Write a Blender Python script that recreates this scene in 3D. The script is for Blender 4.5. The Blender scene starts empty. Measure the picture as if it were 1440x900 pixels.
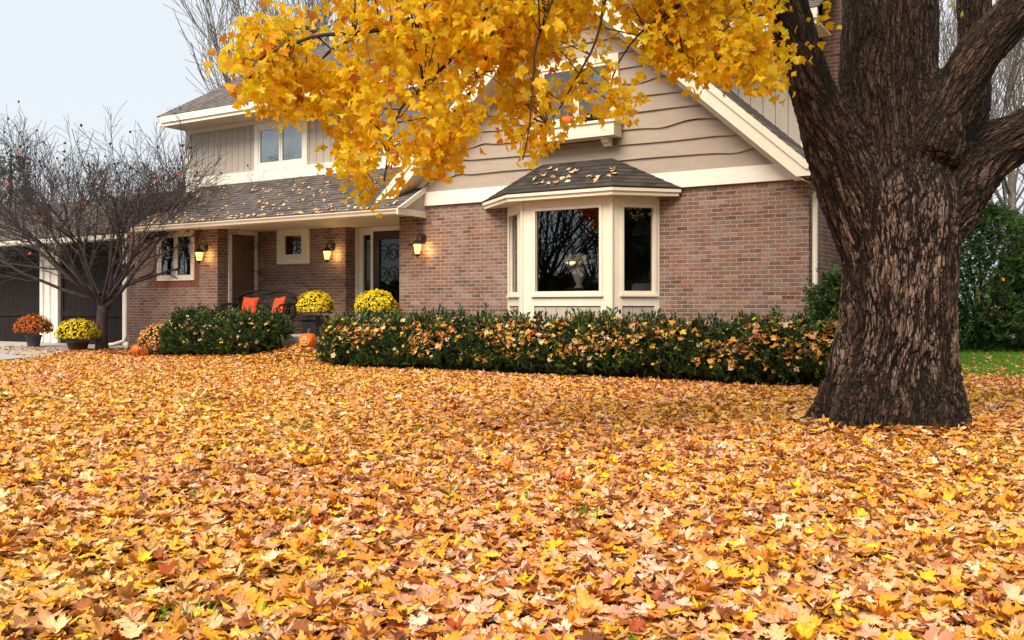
import bpy, math, random
import numpy as np
from mathutils import Vector, Matrix

random.seed(11)
rng = np.random.default_rng(11)
S = bpy.context.scene
COL = S.collection
PI = math.pi
R = math.radians

# ------------------------------------------------------------------ frame of the house
TH = R(31.8)
EX, EY, NX, NY = math.cos(TH), -math.sin(TH), math.sin(TH), math.cos(TH)
UO, NO = -3.612, 14.47


def wx(u, v):
    return (EX * (u + UO) + NX * (NO + v), EY * (u + UO) + NY * (NO + v))


def uv_of(x, y):
    return (x * EX + y * EY - UO, x * NX + y * NY - NO)


def gz(x, y):
    """height of the ground: flat lawn, a low rise at the porch step"""
    u, v = uv_of(x, y)
    su = np.where(u < -9.6, 2.3, 0.9)
    g = 0.30 * np.exp(-((u + 9.6) / su) ** 2 - ((v + 1.15) / 0.95) ** 2)
    g = g + 0.06 / (1 + np.exp(-(y - 19.5) * 1.6))
    g = g + 0.012 * np.sin(x * 1.7 + 0.6 * y) * np.sin(y * 1.3)
    return g


# ------------------------------------------------------------------ helpers
def srgb(r, g, b):
    f = lambda c: (c / 255 / 12.92) if c / 255 <= 0.04045 else ((c / 255 + 0.055) / 1.055) ** 2.4
    return (f(r), f(g), f(b))


class MB:
    """collects shapes for ONE mesh object"""

    def __init__(self, tf=None):
        self.v, self.f, self.c = [], [], []
        self.tf = tf

    def _pt(self, p):
        return self.tf(*p) if self.tf else tuple(p)

    def poly(self, pts):
        b = len(self.v)
        self.v += [self._pt(p) for p in pts]
        self.f.append(tuple(range(b, b + len(pts))))

    def box(self, x0, x1, y0, y1, z0, z1):
        b = len(self.v)
        self.v += [self._pt(p) for p in ((x0, y0, z0), (x1, y0, z0), (x1, y1, z0), (x0, y1, z0),
                                         (x0, y0, z1), (x1, y0, z1), (x1, y1, z1), (x0, y1, z1))]
        self.f += [tuple(b + i for i in q) for q in ((3, 2, 1, 0), (4, 5, 6, 7), (0, 1, 5, 4), (1, 2, 6, 5), (2, 3, 7, 6), (3, 0, 4, 7))]

    def prism(self, pts, d0, d1, axis):
        """polygon extruded along an axis; axis 'v': pts are (u,z); 'u': pts are (v,z); 'z': pts are (u,v)"""
        n = len(pts)
        b = len(self.v)
        for d in (d0, d1):
            for p, q in pts:
                self.v.append(self._pt({'v': (p, d, q), 'u': (d, p, q), 'z': (p, q, d)}[axis]))
        self.f.append(tuple(b + i for i in range(n)))
        self.f.append(tuple(b + n + i for i in reversed(range(n))))
        for i in range(n):
            j = (i + 1) % n
            self.f.append((b + i, b + n + i, b + n + j, b + j))

    def tube(self, path, rad, k=8, cap=True):
        path = [Vector(p) for p in path]
        n = len(path)
        if not hasattr(rad, '__len__'):
            rad = [rad] * n
        b = len(self.v)
        up = None
        for i, p in enumerate(path):
            t = (path[min(i + 1, n - 1)] - path[max(i - 1, 0)])
            if t.length < 1e-9:
                t = Vector((0, 0, 1))
            t.normalize()
            if up is None:
                a = Vector((0, 0, 1)) if abs(t.z) < 0.9 else Vector((1, 0, 0))
                up = t.cross(a).normalized()
            else:
                up = (up - t * up.dot(t))
                up = up.normalized() if up.length > 1e-6 else t.orthogonal().normalized()
            w = t.cross(up)
            for j in range(k):
                a = 2 * PI * j / k
                q = p + (up * math.cos(a) + w * math.sin(a)) * rad[i]
                self.v.append(self._pt(q))
        for i in range(n - 1):
            for j in range(k):
                a0 = b + i * k + j
                a1 = b + i * k + (j + 1) % k
                self.f.append((a0, a1, a1 + k, a0 + k))
        if cap:
            self.f.append(tuple(b + j for j in reversed(range(k))))
            self.f.append(tuple(b + (n - 1) * k + j for j in range(k)))

    def lathe(self, prof, k=16, cx=0, cy=0, cz=0, lobes=0, amp=0.0, sq=None):
        b = len(self.v)
        for r, z in prof:
            for j in range(k):
                a = 2 * PI * j / k
                rr = r * (1 + (amp * (abs(math.cos(a * lobes / 2)) - 0.6) if lobes else 0))
                self.v.append(self._pt((cx + rr * math.cos(a), cy + rr * math.sin(a), cz + z)))
        n = len(prof)
        for i in range(n - 1):
            for j in range(k):
                a0 = b + i * k + j
                a1 = b + i * k + (j + 1) % k
                self.f.append((a0, a1, a1 + k, a0 + k))
        self.f.append(tuple(b + j for j in reversed(range(k))))
        self.f.append(tuple(b + (n - 1) * k + j for j in range(k)))

    def build(self, name, m, parent=None, smooth=False, bevel=0.0):
        me = bpy.data.meshes.new(name)
        me.from_pydata(self.v, [], self.f)
        me.update()
        if smooth:
            me.polygons.foreach_set('use_smooth', [True] * len(me.polygons))
        o = bpy.data.objects.new(name, me)
        COL.objects.link(o)
        me.materials.append(m)
        if parent:
            o.parent = parent
        if bevel:
            md = o.modifiers.new('b', 'BEVEL')
            md.width = bevel
            md.segments = 2
            md.limit_method = 'ANGLE'
        return o


def np_mesh(name, V, F, m, col=None, parent=None, smooth=False, vec=None):
    """V (n,3), F (m,k) equal-size faces"""
    me = bpy.data.meshes.new(name)
    n, k = F.shape
    me.vertices.add(len(V))
    me.vertices.foreach_set('co', np.asarray(V, dtype=np.float32).ravel())
    me.loops.add(n * k)
    me.loops.foreach_set('vertex_index', F.astype(np.int32).ravel())
    me.polygons.add(n)
    me.polygons.foreach_set('loop_start', np.arange(0, n * k, k, dtype=np.int32))
    if smooth:
        me.polygons.foreach_set('use_smooth', np.ones(n, dtype=bool))
    me.update(calc_edges=True)
    if col is not None:
        a = me.attributes.new('col', 'FLOAT_COLOR', 'POINT')
        c4 = np.ones((len(V), 4), dtype=np.float32)
        c4[:, :3] = col
        a.data.foreach_set('color', c4.ravel())
    me.materials.append(m)
    o = bpy.data.objects.new(name, me)
    COL.objects.link(o)
    if parent:
        o.parent = parent
    return o


def tag(o, label, cat, group=None, kind=None):
    o['label'] = label
    o['category'] = cat
    if group:
        o['group'] = group
    if kind:
        o['kind'] = kind
    return o


def thing(name, label, cat, loc=(0, 0, 0), rz=0.0, group=None):
    o = bpy.data.objects.new(name, None)
    o.empty_display_size = 0.1
    COL.objects.link(o)
    o.location = loc
    o.rotation_euler = (0, 0, rz)
    return tag(o, label, cat, group)


def structure(o):
    o['kind'] = 'structure'
    return o


# ------------------------------------------------------------------ materials
class NT:
    def __init__(self, name):
        self.m = bpy.data.materials.new(name)
        self.m.use_nodes = True
        self.t = self.m.node_tree
        self.t.nodes.clear()
        self.out = self.n('ShaderNodeOutputMaterial')

    def n(self, kind, **kw):
        nd = self.t.nodes.new(kind)
        for k, v in kw.items():
            setattr(nd, k, v)
        return nd

    def l(self, a, b):
        self.t.links.new(a, b)

    def math(self, op, a, b=None, c=None):
        nd = self.n('ShaderNodeMath', operation=op)
        for i, x in enumerate((a, b, c)):
            if x is None:
                continue
            if isinstance(x, (int, float)):
                nd.inputs[i].default_value = x
            else:
                self.l(x, nd.inputs[i])
        return nd.outputs[0]

    def ramp(self, fac, stops):
        nd = self.n('ShaderNodeValToRGB')
        cr = nd.color_ramp
        while len(cr.elements) < len(stops):
            cr.elements.new(0.5)
        for e, (p, c) in zip(cr.elements, stops):
            e.position = p
            e.color = (*c, 1) if len(c) == 3 else c
        self.l(fac, nd.inputs[0])
        return nd.outputs[0]

    def mix(self, fac, a, b, mode='MIX'):
        nd = self.n('ShaderNodeMix', data_type='RGBA', blend_type=mode)
        for i, x in ((0, fac), (6, a), (7, b)):
            if isinstance(x, (int, float)):
                nd.inputs[i].default_value = x
            elif isinstance(x, tuple):
                nd.inputs[i].default_value = (*x, 1)
            else:
                self.l(x, nd.inputs[i])
        return nd.outputs[2]

    def noise(self, vec, scale, detail=4, rough=0.55, dist=0.0):
        nd = self.n('ShaderNodeTexNoise')
        nd.inputs['Scale'].default_value = scale
        nd.inputs['Detail'].default_value = detail
        nd.inputs['Roughness'].default_value = rough
        nd.inputs['Distortion'].default_value = dist
        if vec is not None:
            self.l(vec, nd.inputs['Vector'])
        return nd.outputs['Fac']

    def coord(self, kind='Object'):
        return self.n('ShaderNodeTexCoord').outputs[kind]

    def mapping(self, vec, scale=(1, 1, 1), loc=(0, 0, 0)):
        nd = self.n('ShaderNodeMapping')
        nd.inputs['Scale'].default_value = scale
        nd.inputs['Location'].default_value = loc
        self.l(vec, nd.inputs['Vector'])
        return nd.outputs[0]

    def bump(self, h, dist, strength=1.0):
        nd = self.n('ShaderNodeBump')
        nd.inputs['Strength'].default_value = strength
        nd.inputs['Distance'].default_value = dist
        self.l(h, nd.inputs['Height'])
        return nd.outputs[0]

    def principled(self, col, rough=0.6, normal=None, metal=0.0, spec=0.5):
        p = self.n('ShaderNodeBsdfPrincipled')
        for nm, x in (('Base Color', col), ('Roughness', rough)):
            if isinstance(x, (int, float)):
                p.inputs[nm].default_value = x
            elif isinstance(x, tuple):
                p.inputs[nm].default_value = (*x, 1)
            else:
                self.l(x, p.inputs[nm])
        p.inputs['Metallic'].default_value = metal
        p.inputs['Specular IOR Level'].default_value = spec
        if normal is not None:
            self.l(normal, p.inputs['Normal'])
        return p

    def done(self, sh):
        self.l(sh.outputs[0] if hasattr(sh, 'outputs') else sh, self.out.inputs[0])
        return self.m


def paint(name, ca, cb, scale=6.0, rough=0.55, bump=0.001, stretch=(1, 1, 1), spec=0.35):
    t = NT(name)
    c = t.mapping(t.coord(), stretch)
    f = t.noise(c, scale, 6, 0.6)
    f2 = t.noise(c, scale * 9, 3, 0.6)
    k = t.math('MULTIPLY_ADD', f2, 0.35, t.math('MULTIPLY', f, 0.65))
    col = t.ramp(k, [(0.34, ca), (0.66, cb)])
    return t.done(t.principled(col, rough, t.bump(f2, bump), spec=spec))


def brick_material():
    t = NT('brick')
    co = t.coord()
    sp = t.n('ShaderNodeSeparateXYZ')
    wob = t.noise(co, 3.0, 2)
    t.l(co, sp.inputs[0])
    a = t.math('ADD', sp.outputs[0], sp.outputs[1])
    H, W = 0.0677, 0.2055
    zz = t.math('DIVIDE', t.math('MULTIPLY_ADD', wob, 0.006, sp.outputs[2]), H)
    row = t.math('FLOOR', zz)
    fz = t.math('FRACT', zz)
    off = t.math('MULTIPLY', t.math('MODULO', row, 2.0), 0.5)
    cx = t.math('ADD', t.math('DIVIDE', a, W), off)
    cl = t.math('FLOOR', cx)
    fx = t.math('FRACT', cx)
    cb = t.n('ShaderNodeCombineXYZ')
    t.l(cl, cb.inputs[0])
    t.l(row, cb.inputs[1])
    wn = t.n('ShaderNodeTexWhiteNoise', noise_dimensions='3D')
    t.l(cb.outputs[0], wn.inputs['Vector'])
    # distance to the joint, ragged edges
    rag = t.noise(co, 60, 3)
    dz = t.math('MULTIPLY', t.math('MINIMUM', fz, t.math('SUBTRACT', 1.0, fz)), H)
    dx = t.math('MULTIPLY', t.math('MINIMUM', fx, t.math('SUBTRACT', 1.0, fx)), W)
    d = t.math('MINIMUM', dz, dx)
    d = t.math('ADD', d, t.math('MULTIPLY_ADD', rag, 0.008, -0.004))
    mr = t.n('ShaderNodeMapRange', interpolation_type='SMOOTHSTEP')
    t.l(d, mr.inputs[0])
    mr.inputs[1].default_value = 0.0035
    mr.inputs[2].default_value = 0.0085
    face = mr.outputs[0]
    col = t.ramp(wn.outputs['Value'], [(0.0, (.150, .072, .054)), (0.18, (.198, .100, .070)), (0.36, (.232, .128, .094)), (0.52, (.175, .098, .074)),
                                       (0.68, (.255, .160, .122)), (0.8, (.135, .088, .082)), (0.9, (.095, .066, .058)), (1.0, (.31, .21, .175))])
    g1 = t.noise(co, 22, 5, 0.7)
    col = t.mix(0.75, col, t.ramp(g1, [(0.3, (.55, .55, .55)), (0.7, (1.25, 1.25, 1.25))]), 'MULTIPLY')
    lime = t.math('MULTIPLY', t.ramp(t.noise(co, 2.2, 6, 0.72), [(0.42, (0, 0, 0)), (0.66, (1, 1, 1))]), t.ramp(t.noise(co, 35, 3, 0.7), [(0.4, (0, 0, 0)), (0.65, (0.75,) * 3)]))
    col = t.mix(lime, t.mix(1.0, col, (1.02, .91, .87), 'MULTIPLY'), (.36, .31, .29))
    mort = t.mix(t.noise(co, 30, 3), (.27, .235, .21), (.43, .38, .34))
    col = t.mix(face, mort, col)
    h = t.math('ADD', face, t.math('MULTIPLY', rag, 0.35))
    return t.done(t.principled(col, 0.85, t.bump(h, 0.006), spec=0.2))


def shingle_material(name, tint=1.0, axis=0):
    t = NT(name)
    co = t.coord()
    sp = t.n('ShaderNodeSeparateXYZ')
    t.l(co, sp.inputs[0])
    row = t.math('FLOOR', t.math('DIVIDE', sp.outputs[2], 0.07))
    x = t.math('ADD', t.math('DIVIDE', sp.outputs[axis], 0.17), t.math('MULTIPLY', t.math('SINE', t.math('MULTIPLY', row, 12.9)), 7.0))
    cb = t.n('ShaderNodeCombineXYZ')
    t.l(t.math('FLOOR', x), cb.inputs[0])
    t.l(row, cb.inputs[1])
    wn = t.n('ShaderNodeTexWhiteNoise', noise_dimensions='3D')
    t.l(cb.outputs[0], wn.inputs['Vector'])
    base = t.ramp(wn.outputs['Value'], [(0, (.047 * tint, .039 * tint, .036 * tint)), (0.5, (.078 * tint, .066 * tint, .062 * tint)), (1, (.118 * tint, .099 * tint, .093 * tint))])
    gr = t.noise(co, 160, 3, 0.7)
    base = t.mix(0.8, base, t.ramp(gr, [(0.3, (.6,) * 3), (0.7, (1.4,) * 3)]), 'MULTIPLY')
    base = t.mix(t.math('MULTIPLY', t.noise(co, 1.3, 4), 0.4), base, (.10 * tint, .09 * tint, .09 * tint))
    return t.done(t.principled(base, 0.9, t.bump(gr, 0.003), spec=0.15))


def leaf_material(name, transl, rough=0.5, mottle=0.55):
    t = NT(name)
    at = t.n('ShaderNodeAttribute', attribute_name='col')
    co = t.coord()
    v = t.noise(co, 55, 4, 0.7)
    col = t.mix(mottle, at.outputs['Color'], t.ramp(v, [(0.3, (.68, .62, .55)), (0.68, (1.18, 1.15, 1.1))]), 'MULTIPLY')
    p = t.principled(col, rough, t.bump(v, 0.003), spec=0.3)
    if transl <= 0:
        return t.done(p)
    tr = t.n('ShaderNodeBsdfTranslucent')
    t.l(col, tr.inputs[0])
    mx = t.n('ShaderNodeMixShader')
    mx.inputs[0].default_value = transl
    t.l(p.outputs[0], mx.inputs[1])
    t.l(tr.outputs[0], mx.inputs[2])
    return t.done(mx)


def glass_material(name, refl=1.0, tint=(.90, .92, .92)):
    t = NT(name)
    fr = t.n('ShaderNodeFresnel')
    fr.inputs[0].default_value = 1.75
    f = t.math('MINIMUM', t.math('MULTIPLY_ADD', fr.outputs[0], 1.45 * refl, 0.04 * refl), 1.0)
    tr = t.n('ShaderNodeBsdfTransparent')
    tr.inputs[0].default_value = (*tint, 1)
    gl = t.n('ShaderNodeBsdfGlossy')
    gl.inputs['Roughness'].default_value = 0.0
    gl.inputs['Color'].default_value = (.95, .97, 1, 1)
    t.l(t.bump(t.noise(t.coord(), 1.1, 1), 0.012, 0.25), gl.inputs['Normal'])
    mx = t.n('ShaderNodeMixShader')
    t.l(f, mx.inputs[0])
    t.l(tr.outputs[0], mx.inputs[1])
    t.l(gl.outputs[0], mx.inputs[2])
    return t.done(mx)


def emission(name, col, s):
    t = NT(name)
    e = t.n('ShaderNodeEmission')
    e.inputs[0].default_value = (*col, 1)
    e.inputs[1].default_value = s
    return t.done(e)


def bark_material():
    t = NT('maple bark')
    v = t.n('ShaderNodeAttribute', attribute_name='bark').outputs['Vector']
    hg = t.n('ShaderNodeAttribute', attribute_name='ridge').outputs['Fac']
    fine = t.noise(t.mapping(v, (70, 70, 14)), 1.0, 5, 0.7, 0.5)
    mid = t.noise(t.mapping(v, (13, 13, 1.2)), 1.0, 5, 0.62, 0.7)
    big = t.noise(t.mapping(v, (3.2, 3.2, .45)), 1.0, 4, 0.6)
    wob = t.n('ShaderNodeTexNoise')
    wob.inputs['Scale'].default_value = 9
    t.l(v, wob.inputs['Vector'])
    add = t.n('ShaderNodeVectorMath', operation='MULTIPLY_ADD')
    t.l(wob.outputs['Color'], add.inputs[0])
    add.inputs[1].default_value = (.05, .05, .12)
    t.l(v, add.inputs[2])
    vo = t.n('ShaderNodeTexVoronoi', feature='DISTANCE_TO_EDGE')
    vo.inputs['Scale'].default_value = 1.0
    t.l(t.mapping(add.outputs[0], (44, 44, 7.5)), vo.inputs['Vector'])
    crack = t.ramp(vo.outputs['Distance'], [(0.0, (0, 0, 0)), (0.16, (1, 1, 1))])
    hg = t.math('MULTIPLY', hg, t.math('MULTIPLY_ADD', crack, .45, .62))
    k = t.math('ADD', t.math('MULTIPLY', hg, 0.60), t.math('MULTIPLY', fine, 0.42))
    col = t.ramp(k, [(0.32, (.004, .003, .002)), (0.48, (.020, .011, .007)), (0.64, (.055, .030, .019)), (0.84, (.125, .074, .050))])
    red = t.ramp(t.noise(t.mapping(v, (6, 6, 1.0)), 1.0, 3), [(0.48, (0, 0, 0)), (0.68, (.75, .75, .75))])
    col = t.mix(red, col, t.ramp(k, [(0.4, (.008, .003, .002)), (0.85, (.085, .034, .018))]))
    sp = t.n('ShaderNodeSeparateXYZ')
    t.l(t.n('ShaderNodeNewGeometry').outputs['Position'], sp.inputs[0])
    zz = t.math('DIVIDE', sp.outputs[2], 4.0)
    band = t.ramp(zz, [(0.05, (.12, .12, .12)), (0.16, (1, 1, 1)), (0.46, (.9, .9, .9)), (0.64, (.10, .10, .10))])
    strip = t.ramp(t.math('ADD', t.math('MULTIPLY', mid, 0.62), t.math('MULTIPLY', big, 0.42)), [(0.51, (0, 0, 0)), (0.56, (1, 1, 1))])
    onplate = t.ramp(k, [(0.45, (0, 0, 0)), (0.60, (1, 1, 1))])
    strip = t.math('MULTIPLY', t.math('MULTIPLY', strip, band), onplate)
    pale = t.ramp(fine, [(0.3, (.12, .078, .06)), (0.55, (.27, .185, .145)), (0.75, (.40, .30, .25))])
    col = t.mix(strip, col, pale)
    moss = t.math('MULTIPLY', t.ramp(t.noise(t.mapping(v, (6, 6, 3)), 1.0, 4), [(0.48, (0, 0, 0)), (0.66, (.7,) * 3)]),
                  t.ramp(zz, [(0.04, (1, 1, 1)), (0.20, (0, 0, 0))]))
    col = t.mix(moss, col, t.ramp(k, [(0.4, (.008, .009, .003)), (0.8, (.06, .062, .024))]))
    h = t.math('ADD', t.math('MULTIPLY', fine, 0.8), t.math('MULTIPLY', crack, 0.8))
    return t.done(t.principled(col, 0.75, t.bump(h, 0.02, 1.0), spec=0.25))


M = {}
M['brick'] = brick_material()
M['soldier'] = paint('red soldier brick', (.14, .045, .03), (.28, .10, .065), 18, 0.85, 0.003)
M['trim'] = paint('cream trim paint', (.70, .635, .53), (.775, .71, .60), 3, 0.5)
M['white'] = paint('white trim paint', (.74, .70, .64), (.82, .78, .72), 3, 0.5)
M['siding'] = paint('taupe siding paint', (.30, .243, .20), (.365, .303, .252), 2.5, 0.6, 0.0015, (1, 1, 5))
M['board'] = paint('grey beige board siding', (.40, .355, .31), (.46, .41, .36), 2.5, 0.6, 0.0015, (5, 1, 1))
M['brown_panel'] = paint('brown door paint', (.13, .075, .05), (.17, .10, .068), 3, 0.55)
M['soffit'] = paint('soffit paint', (.60, .50, .39), (.68, .57, .45), 2, 0.6)
M['wood_dark'] = paint('dark stained wood', (.009, .007, .008), (.030, .025, .026), 5, 0.75, 0.003, (9, 9, .7), spec=.08)
M['door_dark'] = paint('dark walnut door', (.018, .010, .008), (.05, .026, .018), 6, 0.4, 0.002, (6, 6, .8))
M['black'] = paint('black metal', (.010, .009, .009), (.022, .02, .019), 12, 0.45, 0.001)
M['wicker'] = paint('dark resin wicker', (.010, .008, .008), (.035, .028, .025), 40, 0.6, 0.004)
M['planter'] = paint('black planter', (.012, .012, .013), (.032, .03, .032), 10, 0.45, 0.001)
M['pot_grey'] = paint('slate grey pot', (.05, .052, .06), (.085, .088, .098), 8, 0.6)
M['pot_brown'] = paint('brown pot', (.035, .026, .022), (.06, .045, .038), 8, 0.6)
M['pillow'] = paint('red orange fabric', (.56, .062, .020), (.70, .09, .03), 40, 0.85, 0.002)
M['shingle'] = shingle_material('grey brown shingles', 1.25)
M['shingle_dark'] = shingle_material('dark brown shingles', 0.62)
M['shingle_up'] = shingle_material('grey shingles', 1.75)
M['glass'] = glass_material('window glass', 1.0)
M['glass_dark'] = glass_material('door glass', 0.3, (.5, .42, .38))
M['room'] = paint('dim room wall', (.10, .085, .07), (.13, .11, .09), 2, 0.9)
M['concrete'] = paint('concrete', (.30, .285, .27), (.42, .40, .375), 2.2, 0.85, 0.003)
M['leaf'] = leaf_material('fallen maple leaf', 0.12, 0.55)
M['leaf_tree'] = leaf_material('yellow maple leaf', 0.6, 0.5, 0.28)
M['needle'] = leaf_material('yew needle', 0.08, 0.5)
M['petal'] = leaf_material('mum petal', 0.2, 0.6)
M['bark'] = bark_material()
M['twig'] = paint('brown twig', (.022, .014, .011), (.055, .036, .028), 25, 0.8, 0.003)
M['twig_orn'] = paint('mauve brown twig', (.022, .016, .017), (.074, .055, .058), 12, 0.8, 0.002)
M['twig_grey'] = paint('grey twig', (.11, .09, .086), (.20, .17, .16), 10, 0.85, 0.003)
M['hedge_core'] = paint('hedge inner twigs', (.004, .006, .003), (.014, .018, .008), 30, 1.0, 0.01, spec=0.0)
M['pumpkin'] = paint('pumpkin skin', (.50, .088, .006), (.62, .13, .010), 7, 0.45, 0.002)
M['flesh'] = paint('pumpkin flesh', (.72, .34, .10), (.80, .42, .16), 12, 0.6)
M['stem'] = paint('pumpkin stem', (.12, .09, .035), (.2, .16, .07), 20, 0.8)
M['lamp_glow'] = emission('lit lantern glass', (1.0, .60, .17), 2.1)
M['vase'] = paint('cream ceramic', (.66, .62, .54), (.74, .70, .62), 5, 0.4)
M['sofa'] = paint('pale sofa fabric', (.45, .42, .38), (.52, .49, .44), 30, 0.9)
M['stone'] = paint('pale stones', (.30, .28, .27), (.60, .57, .55), 3, 0.8, 0.004)
M['blind_pale'] = paint('pale window blind', (.70, .78, .83), (.78, .85, .89), 10, 0.5)
M['blind'] = paint('dark shutter slats', (.035, .028, .024), (.06, .05, .042), 10, 0.5)

# ------------------------------------------------------------------ leaf templates
_half = [(0.02, 0.0), (0.16, -0.085), (0.30, -0.10), (0.27, 0.0), (0.40, 0.05), (0.345, 0.13), (0.45, 0.20), (0.60, 0.29), (0.545, 0.37), (0.62, 0.50), (0.46, 0.475), (0.42, 0.55),
         (0.30, 0.495), (0.215, 0.45), (0.235, 0.60), (0.27, 0.70), (0.17, 0.735), (0.145, 0.83), (0.07, 0.88)]
OUT_HI = np.array(_half + [(0.0, 1.03)] + [(-x, y) for x, y in reversed(_half)])
_lo = [(0.03, 0.0), (0.32, -0.08), (0.35, 0.13), (0.62, 0.45), (0.26, 0.48), (0.25, 0.72)]
OUT_LO = np.array(_lo + [(0.0, 1.03)] + [(-x, y) for x, y in reversed(_lo)])


def leaf_template(outline, seed, curl=1.0):
    r = np.random.default_rng(seed)
    P = np.vstack([[(0.0, 0.36)], outline])
    P = P + r.normal(0, 0.012, P.shape)
    x, y = P[:, 0], P[:, 1] - 0.4
    a, b, c = r.normal(0.0, 0.45) * curl, r.normal(0.12, 0.45) * curl, abs(r.normal(0.12, 0.22)) * curl
    z = a * x * x + b * y * y + c * np.abs(x) + 0.05 * curl * np.sin(9 * np.arctan2(y, x) + r.uniform(0, 6)) * np.hypot(x, y)
    T = np.column_stack([x, y, z])
    T[:, 2] -= T[0, 2]
    n = len(outline)
    F = np.array([(0, 1 + i, 1 + (i + 1) % n) for i in range(n)])
    rad = np.hypot(x, y)
    rad = rad / rad.max()
    if n > 20:      # leaf stalk
        z0 = T[n, 2]
        T = np.vstack([T, [(-.014, -.38, z0), (.014, -.38, z0), (r.normal(0, .08), -.92, z0 + r.normal(.05, .12))]])
        F = np.vstack([F, [(n + 1, n + 3, n + 2)]])
        rad = np.concatenate([rad, [2.0, 2.0, 2.0]])
    return T, F, rad


HI = [leaf_template(OUT_HI, 100 + i, (.7, 1.2, 1.9)[i % 3]) for i in range(15)]
LO = [leaf_template(OUT_LO, 200 + i, 1.2) for i in range(10)]


def rot_frames(tip, nrm):
    """frames whose y axis is tip, z axis is close to nrm"""
    tip = tip / np.linalg.norm(tip, axis=1, keepdims=True)
    x = np.cross(tip, nrm)
    x /= np.linalg.norm(x, axis=1, keepdims=True) + 1e-9
    z = np.cross(x, tip)
    return np.stack([x, tip, z], axis=2)  # columns


def scatter(pos, Rm, size, colr, templates, edge_dark=0.12):
    """copies templates; returns V,F,C"""
    n = len(pos)
    which = rng.integers(0, len(templates), n)
    Vs, Fs, Cs = [], [], []
    base = 0
    for k, (T, F, rad) in enumerate(templates):
        idx = np.nonzero(which == k)[0]
        if len(idx) == 0:
            continue
        V = np.einsum('nij,vj->nvi', Rm[idx], T) * size[idx][:, None, None] + pos[idx][:, None, :]
        m, tv = len(idx), len(T)
        Fk = F[None] + (np.arange(m) * tv)[:, None, None] + base
        c = colr[idx][:, None, :] * (1 - edge_dark * (rad[None, :, None] ** 2) * rng.uniform(0, 2, (m, 1, 1)))
        Vs.append(V.reshape(-1, 3))
        Fs.append(Fk.reshape(-1, F.shape[1]))
        Cs.append(c.reshape(-1, 3))
        base += m * tv
    return np.vstack(Vs), np.vstack(Fs), np.vstack(Cs)


def palette(n, entries):
    cols = np.array([srgb(*c) for c, w in entries])
    w = np.array([w for c, w in entries], float)
    i = rng.choice(len(cols), n, p=w / w.sum())
    j = rng.choice(len(cols), n, p=w / w.sum())
    t = rng.uniform(0, 0.35, (n, 1))
    c = cols[i] * (1 - t) + cols[j] * t
    return np.clip(c * rng.uniform(0.82, 1.15, (n, 1)), 0.003, 0.92)


FALLEN = [((238, 184, 44), 20), ((230, 158, 46), 20), ((212, 134, 48), 14), ((230, 180, 124), 20), ((238, 208, 170), 18), ((222, 168, 132), 11),
          ((150, 82, 36), 6), ((176, 78, 32), 4), ((186, 134, 104), 4), ((246, 208, 40), 5), ((112, 58, 32), 4), ((196, 150, 84), 8)]
FALLEN_BROWN = [((190, 112, 60), 20), ((150, 84, 50), 18), ((216, 160, 110), 14), ((112, 62, 44), 14), ((224, 160, 50), 12), ((204, 150, 130), 10)]
HEDGE_LEAF = [((240, 178, 70), 20), ((222, 150, 50), 16), ((232, 190, 140), 16), ((245, 222, 190), 12), ((200, 110, 40), 10), ((170, 66, 30), 5), ((250, 205, 60), 8), ((150, 90, 50), 8)]
PALE_LEAF = [((222, 200, 170), 30), ((208, 174, 134), 20), ((224, 184, 104), 12), ((170, 124, 88), 12)]
TREE_LEAF = [((255, 208, 22), 28), ((255, 218, 44), 30), ((252, 196, 16), 22), ((244, 172, 18), 9), ((214, 130, 28), 3), ((176, 92, 28), 2), ((252, 222, 80), 10), ((226, 196, 50), 8)]

# ------------------------------------------------------------------ numpy value noise
def vnoise(P, seed=0):
    Pi = np.floor(P).astype(np.int64)
    f = P - Pi
    f = f * f * (3 - 2 * f)

    def h(ix, iy, iz):
        n = (ix * 374761393 + iy * 668265263 + iz * 2147483647 + seed * 1274126177) & 0xFFFFFFFF
        n = ((n ^ (n >> 13)) * 1274126177) & 0xFFFFFFFF
        return ((n ^ (n >> 16)) & 0xFFFF) / 65535.0

    x, y, z = Pi[:, 0], Pi[:, 1], Pi[:, 2]
    r = 0
    for dx in (0, 1):
        for dy in (0, 1):
            for dz in (0, 1):
                w = (f[:, 0] if dx else 1 - f[:, 0]) * (f[:, 1] if dy else 1 - f[:, 1]) * (f[:, 2] if dz else 1 - f[:, 2])
                r = r + w * h(x + dx, y + dy, z + dz)
    return r


# ------------------------------------------------------------------ ground
def ground_material():
    t = NT('lawn under leaves')
    co = t.coord()
    at = t.n('ShaderNodeAttribute', attribute_name='col')
    f = t.noise(co, 9, 6, 0.7)
    f2 = t.noise(co, 70, 4, 0.7)
    c = t.mix(1.0, at.outputs['Color'], t.ramp(t.math('ADD', t.math('MULTIPLY', f, .5), t.math('MULTIPLY', f2, .5)), [(0.3, (.45,) * 3), (0.7, (1.5,) * 3)]), 'MULTIPLY')
    return t.done(t.principled(c, 0.95, t.bump(f2, 0.02), spec=0.1))


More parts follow.
